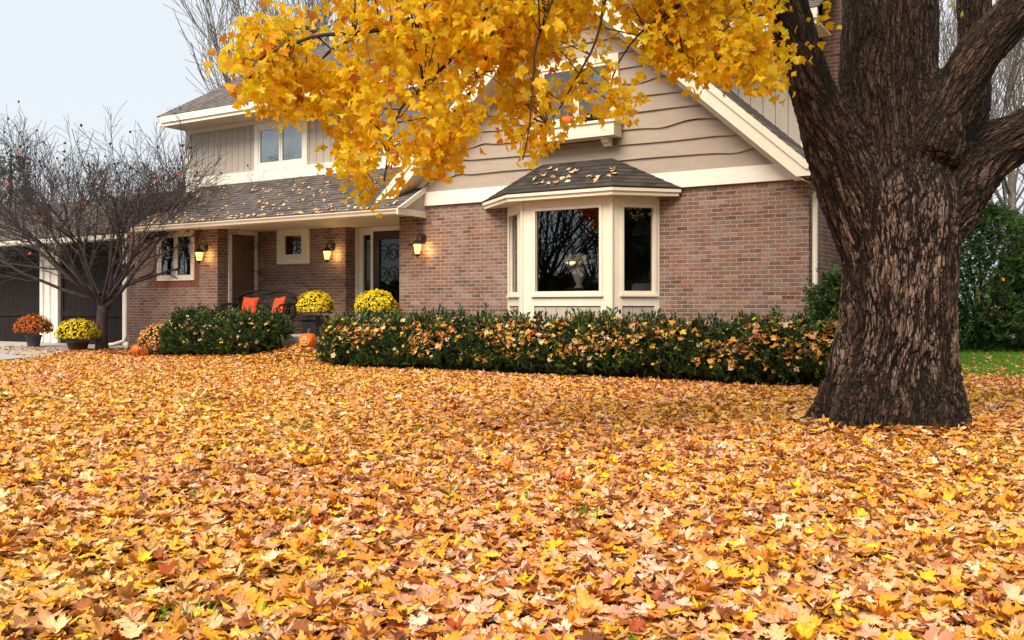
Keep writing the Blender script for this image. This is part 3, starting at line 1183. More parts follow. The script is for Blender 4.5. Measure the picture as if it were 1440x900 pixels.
def lantern(u, v, z, label):
    t = thing('wall_lantern', label, 'lantern', at(u, v, z), -TH, 'lit wall lanterns by the porch')
    b = MB()
    b.lathe([(.0, -.0), (.055, .0), (.06, .01), (.055, .02), (.0, .022)], 12, 0, 0, 0)
    for i, p in enumerate(b.v):     # back plate turned to face the wall
        b.v[i] = (p[0], -p[2], p[1] * 1.6 + .10)
    b.tube([(0, -.02, .10), (0, -.10, .17), (0, -.17, .19), (0, -.21, .16), (0, -.21, .10)], .012, 6)
    b.tube([(0, -.03, .16), (0.03, -.07, .21), (0, -.12, .205), (-.03, -.09, .15)], .008, 5)
    b.tube([(0, -.03, .06), (0, -.08, .03), (0, -.11, .08), (0, -.07, .11)], .008, 5)
    b.build('bracket', M['black'], t)
    c = MB()
    c.lathe([(.012, .11), (.02, .10), (.03, .075), (.075, .045), (.11, .005), (.115, -.008), (.09, -.012)], 12, 0, -.21, 0)
    c.build('cap', M['black'], t)
    g = MB()
    g.lathe([(.09, -.013), (.055, -.20)], 6, 0, -.21, 0)
    g.build('lit_glass', M['lamp_glow'], t)
    f = MB()
    for j in range(6):
        a = 2 * PI * j / 6
        f.tube([(.094 * math.cos(a), -.21 + .094 * math.sin(a), -.012), (.058 * math.cos(a), -.21 + .058 * math.sin(a), -.205)], .0065, 5)
    f.lathe([(.06, -.2), (.062, -.215), (.03, -.235), (.012, -.25), (.016, -.265), (.0, -.285)], 10, 0, -.21, 0)
    f.build('cage', M['black'], t)
    ld = bpy.data.lights.new('lantern_bulb', 'POINT')
    ld.energy = 4.5
    ld.color = (1, .58, .2)
    ld.shadow_soft_size = .06
    lo = bpy.data.objects.new('lantern_bulb', ld)
    COL.objects.link(lo)
    lo.parent = t
    lo.location = (0.10, -.13, -.10)
    return t


lantern(-13.68, 0, 2.37, 'lit black wall lantern beside the casement window on the brick pier')
lantern(-10.86, 1.2, 2.37, 'lit black wall lantern beside the small shuttered window above the bench')
lantern(-7.38, 0, 2.33, 'lit black wall lantern on the brick to the right of the front door')


def fan_disc(n_petal, r_in, r_out, cup):
    """a small many petalled floret, flat template"""
    T = [(0, 0, .25 * cup)]
    F = []
    for i in range(n_petal * 2):
        a = 2 * PI * i / (n_petal * 2)
        r_ = r_out if i % 2 == 0 else r_in
        T.append((r_ * math.cos(a), r_ * math.sin(a), cup * (.9 if i % 2 == 0 else .3)))
    n = n_petal * 2
    F = [(0, 1 + i, 1 + (i + 1) % n) for i in range(n)]
    T = np.array(T)
    rad = np.hypot(T[:, 0], T[:, 1])
    return T, np.array(F), rad / rad.max()


FLORETS = [fan_disc(7, .55, 1.0, .35), fan_disc(8, .6, 1.0, .0), fan_disc(7, .5, 1.0, .55)]
GREEN = [((58, 84, 30), 3), ((80, 104, 40), 2), ((40, 60, 26), 2)]


def mum(root, r, h, z0, cols, n=420, fl=.026, gap=0.0):
    """domed chrysanthemum: florets over a ball of small green leaves, as two parts"""
    nl = 500
    a = rng.uniform(0, 2 * PI, nl)
    ph = np.arcsin(rng.uniform(-.45, .98, nl))
    k = rng.uniform(.6, .97, nl)
    P = np.column_stack([np.cos(a) * np.cos(ph) * r * k, np.sin(a) * np.cos(ph) * r * k, z0 + h * .38 + np.sin(ph) * h * .6 * k])
    N = P - np.array([0, 0, z0 + h * .3])
    Rm = rot_frames(N + rng.normal(0, .12, N.shape), rng.normal(0, 1, N.shape))
    V, F, C = scatter(P, Rm, rng.uniform(.04, .07, nl), palette(nl, GREEN), LO)
    np_mesh('foliage', V, F, M['needle'], C, root)
    a = rng.uniform(0, 2 * PI, n)
    ph = np.arcsin(rng.uniform(-.32 + gap, 1.0, n))
    bump_ = 1 + .12 * np.sin(a * 5 + 1) * np.cos(ph * 4) + rng.normal(0, .03, n)
    P = np.column_stack([np.cos(a) * np.cos(ph) * r * bump_, np.sin(a) * np.cos(ph) * r * bump_, z0 + h * .38 + np.sin(ph) * h * .62 * bump_])
    N = (P - np.array([0, 0, z0 + h * .25])) * np.array([1, 1, 1.2])
    N += rng.normal(0, .35, N.shape) * r
    tipv = np.cross(N, rng.normal(0, 1, N.shape))
    Rm = rot_frames(tipv, N)
    V, F, C = scatter(P, Rm, rng.uniform(.75, 1.3, n) * fl, palette(n, cols), FLORETS, .25)
    np_mesh('flowers', V, F, M['petal'], C, root)


YEL = [((250, 222, 20), 10), ((240, 200, 10), 8), ((255, 236, 60), 5), ((226, 170, 20), 2)]
ORG = [((206, 96, 22), 10), ((222, 124, 34), 7), ((180, 70, 20), 5), ((230, 150, 60), 3)]
BRZ = [((214, 140, 60), 8), ((232, 180, 110), 6), ((190, 104, 50), 6), ((240, 208, 160), 4), ((236, 180, 60), 3)]


def pot(root, r0, r1, h, m, z0=0):
    p_ = MB()
    p_.lathe([(r0, 0), (r0 * 1.02, .01), (r1, h - .05), (r1 * 1.07, h - .05), (r1 * 1.07, h), (r1 * .98, h), (r1 * .95, h - .03)], 20, 0, 0, z0)
    p_.build('pot', m, root, smooth=True)


def gl(x, y, dz=0.0):
    return (x, y, float(gz(np.array([x]), np.array([y]))[0]) + dz)


t = thing('potted_chrysanthemum', 'rusty orange mum in a slate grey pot beside the garage post', 'potted flower', gl(-12.42, 24.0, .02), 0, 'potted mums by the house')
pot(t, .14, .19, .30, M['pot_grey'])
mum(t, .43, .54, .27, ORG, 900)
t = thing('potted_chrysanthemum', 'bright yellow mum in a brown pot at the foot of the bare tree', 'potted flower', gl(-10.1, 21.5, -.01), 0, 'potted mums by the house')
pot(t, .18, .24, .27, M['pot_brown'])
mum(t, .45, .52, .24, YEL, 950)
t = thing('potted_chrysanthemum', 'peach and bronze mum on the ground between pumpkins and yew hedge', 'potted flower', gl(*wx(-13.1, -1.75)), 0, 'potted mums by the house')
pot(t, .17, .21, .16, M['pot_brown'])
mum(t, .39, .62, .06, BRZ, 800, .026)


def planter(u, v, z, label):
    t = thing('planter', label, 'planter', at(u, v, z), -TH, 'black planters on the porch edge')
    b_ = MB()
    b_.prism([(-.20, -.20), (.20, -.20), (.20, .20), (-.20, .20)], .0, .04, 'z')
    b_.box(-.185, .185, -.185, .185, .04, .33)
    b_.box(-.14, .14, -.197, -.186, .08, .28)
    b_.build('box', M['planter'], t, bevel=.008)
    r_ = MB()
    r_.box(-.225, .225, -.225, .225, .331, .40)
    r_.box(-.205, .205, -.205, .205, .401, .43)
    r_.build('rim', M['planter'], t, bevel=.012)
    return t


planter(-9.78, -.52, .5, 'square black planter on the porch edge beside the bench')
t = thing('chrysanthemum', 'round yellow mum in the black planter beside the bench pillows', 'flower', at(-9.76, -.52, .86), 0, 'yellow mums in the porch planters')
mum(t, .36, .50, .06, YEL, 1050, .025)
planter(-8.17, -.52, .5, 'black planter behind the hedge in front of the door')
t = thing('chrysanthemum', 'round yellow mum in front of the front door', 'flower', at(-8.17, -.52, .86), 0, 'yellow mums in the porch planters')
mum(t, .40, .50, .06, YEL, 1150, .026)


# bench with ornate woven back
t = thing('porch_bench', 'dark ornate wicker bench with curved back against the porch wall', 'bench', at(-12.3, .42, .5), -TH)
b_ = MB()
pts_top = [(-.92, .12, .78), (-.80, .13, .90), (-.55, .14, .955), (-.28, .14, .96), (-.10, .14, .91), (0, .14, .90), (.10, .14, .91), (.28, .14, .97), (.55, .14, .955), (.80, .13, .90), (.92, .12, .78)]
b_.tube(pts_top, .035, 8)
b_.tube([(x, y, z - .09) for x, y, z in pts_top], .018, 6)
b_.tube([(-.92, .12, .78), (-.94, .08, .40)], .03, 6)
b_.tube([(.92, .12, .78), (.94, .08, .40)], .03, 6)
for i in range(25):
    x = -.88 + i * .0733
    zt = float(np.interp(x, [q[0] for q in pts_top], [q[2] for q in pts_top])) - .05
    b_.tube([(x, .125, .42), (x + .12 * math.sin(i * 1.3), .13, (.42 + zt) / 2), (x, .135, zt)], .013, 5)
    b_.tube([(x, .12, .42), (x - .10, .128, .60), (x + .02, .132, zt)], .011, 5)
b_.build('backrest', M['wicker'], t, smooth=True)
b_ = MB()
b_.box(-.92, .92, -.45, .10, .36, .41)
b_.build('seat', M['wicker'], t, bevel=.015)
for sx in (-1, 1):
    for yy in (-.42, .06):
        l_ = MB()
        l_.tube([(sx * .88, yy, .0), (sx * .88, yy, .36)], [.025, .032], 8)
        l_.build('leg', M['wicker'], t)
    a_ = MB()
    a_.tube([(sx * .94, .08, .66), (sx * .97, -.15, .68), (sx * .96, -.40, .64), (sx * .94, -.46, .56), (sx * .92, -.42, .40)], .028, 7)
    a_.build('armrest', M['wicker'], t, smooth=True)


def pillow(u, v, z, label, tilt, rz):
    n = 12
    V = []
    for side in (1, -1):
        for i in range(n + 1):
            for j in range(n + 1):
                x, y = -1 + 2 * i / n, -1 + 2 * j / n
                e_ = (1 - x ** 4) * (1 - y ** 4)
                pinch = 1 - .10 * (1 - abs(x)) * abs(y) ** 3 - .0
                pin2 = 1 - .10 * (1 - abs(y)) * abs(x) ** 3
                V.append((x * .225 * pin2, side * .07 * e_ ** .6, y * .225 * pinch))
    F = []
    m_ = (n + 1) ** 2
    for i in range(n):
        for j in range(n):
            a = i * (n + 1) + j
            F.append((a, a + 1, a + n + 2, a + n + 1))
            F.append((m_ + a, m_ + a + n + 1, m_ + a + n + 2, m_ + a + 1))
    o = np_mesh('throw_pillow', np.array(V), np.array(F), M['pillow'], smooth=True)
    o.location = at(u, v, z)
    o.rotation_euler = (tilt, rz * .35, -TH + rz)
    return tag(o, label, 'pillow', 'red orange pillows on the bench')


pillow(-12.66, .36, 1.115, 'red orange square pillow at the end of the bench by the brown door', R(-14), R(6))
pillow(-11.72, .35, 1.115, 'red orange square pillow at the end of the bench by the yellow mum', R(-16), R(-14))


def pumpkin(loc, r, label, group, squash=.82, carved=False, cat='pumpkin', rz=0.0):
    t = thing('pumpkin', label, cat, loc, rz, group)
    k, n = 40, 13
    b_ = MB()
    prof = []
    for i in range(n + 1):
        a = -PI / 2 + PI * i / n
        prof.append((max(.01, abs(math.cos(a)) ** .85 * r * (1 if i not in (0, n) else 1)), (math.sin(a) + 1) * r * squash))
    for i, (rr, z) in enumerate(prof):     # dimple at the top
        if i >= n - 1:
            prof[i] = (rr, z - .10 * r * (i - n + 2))
    b_.lathe(prof, k, 0, 0, 0, 10, .10)
    b_.build('skin', M['pumpkin'], t, smooth=True)
    s_ = MB()
    s_.tube([(0, 0, 2 * r * squash - .2 * r), (0.01, 0, 2 * r * squash + .02), (.03, .01, 2 * r * squash + .07)], [.026, .017, .02], 7)
    s_.build('stem', M['stem'], t)
    if carved:   # a swirl cut through the skin on the front
        c_ = MB()
        P = []
        for i in range(44):
            a = i * .30
            q = .10 + i / 44 * .48
            x, z = q * r * math.cos(a), q * r * math.sin(a)
            y = -math.sqrt(max(.01, 1 - (x / r) ** 2 - (z / (r * squash)) ** 2)) * r * .985
            P.append((x, y, r * squash + z))
        c_.tube(P, [.016] * 44, 6)
        c_.build('carved_swirl', M['flesh'], t)
    return t


pumpkin(gl(-8.07, 19.95), .145, 'orange pumpkin half hidden behind another pumpkin by the bronze mum', 'pumpkins by the bronze mum', .92)
pumpkin(gl(-7.72, 19.62), .165, 'orange pumpkin nearest the bronze mum, in front of its twin', 'pumpkins by the bronze mum', .92)
xc, yc = wx(-9.36, -1.15)
pumpkin(gl(xc, yc, .0), .175, 'orange pumpkin carved with a swirl at the porch step', None, .88, True, rz=-TH + .3)
GP = 'pumpkins in the gable window box'
pumpkin(at(-4.62, -.20, 4.235), .115, 'small orange pumpkin in the window box half hidden by yellow leaves', GP)
pumpkin(at(-4.10, -.20, 4.235), .13, 'orange pumpkin below the mullion of the gable window', GP)
pumpkin(at(-3.80, -.20, 4.235), .12, 'orange pumpkin left of the dark plant in the window box', GP)
pumpkin(at(-3.32, -.20, 4.235), .14, 'largest orange pumpkin at the right end of the window box', GP)
t = thing('box_plant', 'low dark green plant between pumpkins in the window box', 'plant', at(-3.58, -.20, 4.236), 0)
nl = 260
P = rng.normal(0, 1, (nl, 3)) * np.array([.10, .08, .05]) + np.array([0, 0, .08])
Rm = rot_frames(rng.normal(0, 1, (nl, 3)) + np.array([0, 0, .6]), rng.normal(0, 1, (nl, 3)))
V, F, C = scatter(P, Rm, rng.uniform(.03, .055, nl), palette(nl, [((26, 40, 22), 3), ((40, 56, 30), 2)]), LO)
np_mesh('foliage', V, F, M['needle'], C, t)

# behind the bay glass
t = thing('flower_vase', 'cream urn of pale roses standing behind the bay window glass', 'vase', at(-3.78, -.36, 1.43), 0)
v_ = MB()
v_.lathe([(.085, 0), (.09, .015), (.05, .05), (.055, .08), (.09, .15), (.12, .24), (.13, .33), (.15, .37), (.14, .38), (.12, .36)], 20)
v_.build('urn', M['vase'], t, smooth=True)
n = 46
P = rng.normal(0, 1, (n, 3))
P /= np.linalg.norm(P, axis=1, keepdims=True)
P[:, 2] = np.abs(P[:, 2])
P = P * np.array([.24, .2, .15]) + np.array([0, 0, .40])
blooms = MB()
for q in P:
    r_ = random.uniform(.045, .065)
    blooms.lathe([(r_ * .3, -r_ * .8), (r_ * .9, -r_ * .3), (r_, .2 * r_), (r_ * .7, r_ * .7), (r_ * .45, r_ * .55), (r_ * .2, r_ * .8)], 9, q[0], q[1], q[2], 5, .25)
M['bloom'] = paint('cream roses', (.66, .62, .40), (.78, .74, .54), 30, 0.7)
blooms.build('roses', M['bloom'], t, smooth=True)
t = thing('side_table', 'small dark stand under the cream urn of roses', 'table', at(-3.78, -.36, 1.1), -TH)
s_ = MB()
s_.box(-.19, .19, -.15, .15, .29, .328)
s_.build('tabletop', M['door_dark'], t, bevel=.004)
for sx in (-1, 1):
    for sy in (-1, 1):
        l_ = MB()
        l_.box(sx * .15 - .02, sx * .15 + .02, sy * .11 - .02, sy * .11 + .02, .002, .29)
        l_.build('leg', M['door_dark'], t)
t = thing('sofa', 'pale sofa back seen dimly through the narrow bay pane', 'sofa', at(-2.9, 1.6, .4), -TH)
s_ = MB()
s_.box(-.7, .7, -.25, .0, .1, 1.15)
s_.build('backrest', M['sofa'], t, bevel=.07)
s_ = MB()
s_.box(-.7, .7, .0, .7, .1, .48)
s_.build('seat', M['sofa'], t, bevel=.05)
for sx in (-1, 1):
    s_ = MB()
    s_.box(sx * .80 - .1, sx * .80 + .1, -.25, .7, .1, .72)
    s_.build('armrest', M['sofa'], t, bevel=.05)

# ------------------------------------------------------------------ yew hedges
def sprig_template(seed, n=13, L=1.0):
    r_ = np.random.default_rng(seed)
    V, F = [], []
    bend = r_.normal(0, .18, 2)
    for i in range(n):
        t_ = .1 + .9 * i / (n - 1)
        c = np.array([bend[0] * t_ * t_, bend[1] * t_ * t_, t_ * L])
        for sd in (-1, 1):
            a = r_.normal(0 if sd > 0 else PI, .5)
            d = np.array([math.cos(a), math.sin(a), .75 + .5 * t_])
            d /= np.linalg.norm(d)
            ln = .30 * (1.1 - .45 * t_)
            wv = np.cross(d, r_.normal(0, 1, 3))
            wv /= np.linalg.norm(wv)
            wv *= .036
            b = len(V)
            V += [c - wv * .6, c + d * ln * .55 - wv, c + d * ln, c + d * ln * .5 + wv]
            F.append((b, b + 1, b + 2, b + 3))
    T = np.array(V)[:, [0, 2, 1]]    # grow along y
    return T, np.array(F), np.repeat(np.linspace(0, 1, n * 2), 4)


SPRIG = [sprig_template(i) for i in range(8)]
YEW = [((40, 62, 26), 5), ((62, 90, 34), 4), ((28, 44, 22), 5), ((86, 110, 44), 2), ((22, 32, 18), 4)]


def hedge(name, label, u0, u1, v0, v1, htop, n, nleaf, uv_world=True, lush=1.0):
    """rounded foundation hedge; local axes are the house's"""
    t = thing(name, label, 'hedge', (HX, HY, 0), -TH, 'yew hedges under the front windows')
    L = u1 - u0

    def shell(m, phlo, phhi, jit):
        s_ = rng.uniform(0, 1, m)
        ph = rng.uniform(phlo, phhi, m)       # 0 front bottom .. pi back bottom
        # superellipse cross section
        cx = -np.sign(np.cos(ph)) * np.abs(np.cos(ph)) ** .55
        cz = np.abs(np.sin(ph)) ** .60
        u = u0 + s_ * L
        endr = np.minimum(1, np.minimum(s_ * L, (1 - s_) * L) / .55)
        ends = np.sqrt(np.clip(1 - (1 - endr) ** 2, .03, 1))
        lump = 1 + .34 * np.sin(u * 2.1 + 1) + .30 * np.sin(u * 4.7 + ph * 2) + .26 * np.sin(u * 10.3 + ph * 5)
        k = (1 - jit * rng.uniform(0, 1, m) ** 1.5)
        vc, vr = (v0 + v1) / 2, (v1 - v0) / 2
        v = vc + cx * vr * ends * (.92 + .08 * lump) * k
        X, Y = wx(u, v)
        g = gz(X, Y)
        z = g + .02 + cz * (htop - g) * (.55 + .45 * ends) * (.90 + .10 * lump) * k
        nr = np.column_stack([np.zeros(m) + (s_ > .5) * (1 - endr) - (s_ <= .5) * (1 - endr), cx, cz * 1.0])
        return np.column_stack([u, v, z]), nr

    P, N = shell(n, .02, PI * .8, .30)
    up = np.array([0, 0, 1.0])
    d = N * rng.uniform(.4, 1.0, (n, 1)) + up * rng.uniform(.35, 1.0, (n, 1)) + rng.normal(0, .33, (n, 3))
    Rm = rot_frames(d, rng.normal(0, 1, (n, 3)))
    size = rng.uniform(.12, .21, n) * lush
    hi = (P[:, 2] > htop * .80) & (rng.uniform(0, 1, n) < .45)
    size[hi] *= rng.uniform(1.1, 2.3, hi.sum())
    d2 = d.copy()
    d2[hi] = up + rng.normal(0, .35, (hi.sum(), 3))
    Rm = rot_frames(d2, rng.normal(0, 1, (n, 3)))
    V, F, C = scatter(P, Rm, size, palette(n, YEW), SPRIG, -.35)
    np_mesh('foliage', V, F, M['needle'], C, t)
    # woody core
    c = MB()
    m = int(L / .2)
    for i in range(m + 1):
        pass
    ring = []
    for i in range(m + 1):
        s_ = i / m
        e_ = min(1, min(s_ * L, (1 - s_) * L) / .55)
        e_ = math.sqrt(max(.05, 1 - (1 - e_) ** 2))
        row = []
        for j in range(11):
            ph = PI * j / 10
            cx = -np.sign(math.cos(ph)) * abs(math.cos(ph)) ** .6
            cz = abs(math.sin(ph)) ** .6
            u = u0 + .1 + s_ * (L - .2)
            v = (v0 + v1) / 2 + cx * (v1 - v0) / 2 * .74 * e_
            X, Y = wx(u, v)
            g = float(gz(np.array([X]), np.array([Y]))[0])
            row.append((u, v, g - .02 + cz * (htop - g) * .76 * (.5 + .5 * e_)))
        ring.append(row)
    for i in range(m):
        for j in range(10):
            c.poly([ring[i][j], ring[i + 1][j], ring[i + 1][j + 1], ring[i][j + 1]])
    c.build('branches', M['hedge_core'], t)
    # leaves caught in it, as loose litter
    P, N = shell(nleaf * 4, .12, PI * .66, .08)
    P[:, 2] += .02 + .20 * np.clip(N[:, 2], 0, 1) ** 2 * rng.uniform(.1, 1.2, len(P))
    cl = vnoise(P * np.array([2.6, 2.6, 4.5]) + 11, 51)
    keep = rng.uniform(0, 1, len(P)) < np.clip((P[:, 2] - .15) / (htop * .5), 0.05, 1) * np.clip((cl - .15) * 2.2, .2, 1)
    P, N = P[keep][:nleaf], N[keep][:nleaf]
    m = len(P)
    d = N + up * .5 + rng.normal(0, .55, (m, 3))
    tipv = np.cross(d, rng.normal(0, 1, (m, 3)))
    Rm = rot_frames(tipv, d)
    P = P + N * .055
    return t, P, Rm, m


HEDGE_LEAVES = []
h1, P1, R1, m1 = hedge('yew_hedge', 'long yew hedge full of fallen leaves below the bay window', -8.42, 1.35, -2.05, -.98, .62, 12500, 2900)
h2, P2, R2, m2 = hedge('yew_hedge', 'short yew hedge in front of the porch bench with few leaves', -13.0, -9.72, -2.0, -1.0, .68, 4300, 230)
V1, F1, C1 = scatter(P1, R1, rng.uniform(.042, .105, m1), palette(m1, HEDGE_LEAF) * .80, LO)
V2, F2, C2 = scatter(P2, R2, rng.uniform(.05, .085, m2), palette(m2, HEDGE_LEAF + PALE_LEAF), LO)
o = np_mesh('caught_leaves', np.vstack([V1, V2]), np.vstack([F1, F2 + len(V1)]), M['leaf'], np.vstack([C1, C2]))
o.location = (HX, HY, 0)
o.rotation_euler = (0, 0, -TH)
tag(o, 'yellow and tan maple leaves caught all over the yew hedges', 'leaves', kind='stuff')


# ------------------------------------------------------------------ the big maple
TY = 8.4
LIMBS = [
    [((3.38, TY, -.25), .66), ((3.41, TY, .05), .575), ((3.45, TY, .30), .525), ((3.485, TY, .7), .51), ((3.50, TY, 1.1), .50), ((3.515, TY, 1.55), .50), ((3.50, TY, 2.0), .53), ((3.48, TY, 2.3), .47)],
    [((3.42, TY, 1.55), .40), ((3.08, 8.36, 2.28), .335), ((2.76, 8.3, 2.90), .212), ((2.56, 8.25, 3.4), .192), ((2.42, 8.2, 3.95), .19), ((2.27, 8.05, 4.7), .16), ((2.05, 7.8, 6.2), .12)],
    [((2.55, 8.2, 3.38), .13), ((2.33, 8.05, 3.60), .105), ((2.16, 7.9, 3.80), .095), ((1.96, 7.7, 4.15), .085), ((1.70, 7.45, 4.45), .075)],
    [((3.50, TY, 1.9), .50), ((3.47, 8.42, 2.6), .44), ((3.44, 8.45, 3.2), .43), ((3.44, 8.45, 3.9), .42), ((3.46, 8.5, 5.0), .38), ((3.5, 8.5, 6.6), .30), ((3.6, 8.6, 9.0), .17), ((3.7, 8.7, 11.5), .07)],
    [((3.66, 8.12, 2.45), .27), ((3.82, 8.05, 2.88), .205), ((4.00, 8.0, 3.24), .188), ((4.30, 7.92, 3.62), .180), ((4.95, 7.7, 4.5), .155), ((6.0, 7.4, 5.9), .11)],
    [((4.05, 8.62, 2.1), .30), ((4.30, 8.75, 2.75), .185), ((4.38, 8.8, 3.2), .165), ((4.43, 8.85, 3.8), .155), ((4.40, 8.9, 5.4), .12)],
    [((3.55, TY, 1.65), .43), ((3.86, 8.36, 2.06), .365), ((4.20, 8.3, 2.42), .275), ((4.62, 8.2, 2.68), .215), ((5.4, 8.0, 2.98), .20), ((6.6, 7.6, 3.6), .14)],
]
ROOTS = [
    [((3.30, 8.30, .95), .20), ((3.12, 8.15, .40), .20), ((2.94, 8.03, .12), .17), ((2.76, 7.96, -.01), .11), ((2.5, 7.88, -.10), .06)],
    [((3.70, 8.25, .95), .20), ((3.80, 8.12, .38), .16), ((3.84, 7.98, .08), .12), ((3.90, 7.90, -.03), .08), ((4.0, 7.84, -.12), .05)],
    [((3.50, 8.2, .85), .22), ((3.55, 8.00, .30), .19), ((3.60, 7.86, .02), .15), ((3.64, 7.72, -.08), .09)],
    [((3.35, 8.2, .80), .2), ((3.26, 8.02, .28), .18), ((3.20, 7.88, .02), .14), ((3.12, 7.74, -.08), .08)],
    [((3.15, 8.45, .8), .2), ((2.98, 8.5, .25), .17), ((2.78, 8.52, .02), .12), ((2.55, 8.55, -.08), .07)],
    [((3.85, 8.45, .8), .2), ((3.88, 8.52, .22), .12), ((3.93, 8.6, .0), .08), ((4.0, 8.65, -.10), .05)],
    [((3.6, 8.6, .8), .25), ((3.7, 8.95, .2), .2), ((3.75, 9.2, -.05), .12)],
]


def dense(path, st=.06):
    """smooth resample with Catmull-Rom"""
    P = np.array([(*p_, r_) for p_, r_ in path])
    Q = []
    n = len(P)
    for i in range(n - 1):
        p0, p1, p2, p3 = P[max(i - 1, 0)], P[i], P[i + 1], P[min(i + 2, n - 1)]
        m = max(2, int(np.linalg.norm(p2[:3] - p1[:3]) / st))
        for k in range(m):
            t_ = k / m
            Q.append(.5 * ((2 * p1) + (-p0 + p2) * t_ + (2 * p0 - 5 * p1 + 4 * p2 - p3) * t_ ** 2 + (-p0 + 3 * p1 - 3 * p2 + p3) * t_ ** 3))
    Q.append(P[-1])
    return np.array(Q)


maple = thing('maple_tree', 'massive old maple with dark furrowed trunk, thick limbs and golden yellow leaves', 'tree', (0, 0, 0))


def worley(P, seed):
    """distance to the nearest and second nearest feature point"""
    Pi = np.floor(P).astype(np.int64)
    f1 = np.full(len(P), 9.0)
    f2 = np.full(len(P), 9.0)

    def h(ix, iy, iz, s_):
        n_ = (ix * 374761393 + iy * 668265263 + iz * 1440670441 + (seed + s_) * 1274126177) & 0xFFFFFFFF
        n_ = ((n_ ^ (n_ >> 13)) * 1274126177) & 0xFFFFFFFF
        return ((n_ ^ (n_ >> 16)) & 0xFFFF) / 65535.0

    for dx in (-1, 0, 1):
        for dy in (-1, 0, 1):
            for dz in (-1, 0, 1):
                c = Pi + np.array([dx, dy, dz])
                q = np.column_stack([c[:, 0] + h(c[:, 0], c[:, 1], c[:, 2], 1), c[:, 1] + h(c[:, 0], c[:, 1], c[:, 2], 2), c[:, 2] + h(c[:, 0], c[:, 1], c[:, 2], 3)])
                d = np.sqrt(((q - P) ** 2).sum(1))
                m_ = d < f1
                f2 = np.where(m_, f1, np.minimum(f2, d))
                f1 = np.where(m_, d, f1)
    return f1, f2


def bark_height(B):
    wv = np.column_stack([vnoise(B * np.array([4, 4, 2.5]), 3) - .5, vnoise(B * np.array([4, 4, 2.5]), 4) - .5, 0 * B[:, 0]]) * .16
    f1, f2 = worley((B + wv) * np.array([17, 17, 1.7]), 1)
    plate = np.clip((f2 - f1) / .42, 0, 1)
    g1, g2 = worley((B + wv * .6) * np.array([38, 38, 5.5]), 2)
    sub = np.clip((g2 - g1) / .45, 0, 1)
    q = 1 - np.abs(vnoise((B + wv) * np.array([24, 24, 1.5]), 5) * 2 - 1)
    fine = vnoise(B * np.array([70, 70, 22]), 6)
    return np.clip(.50 * plate ** .7 + .24 * sub + .22 * q + .12 * fine - .04, 0, 1)


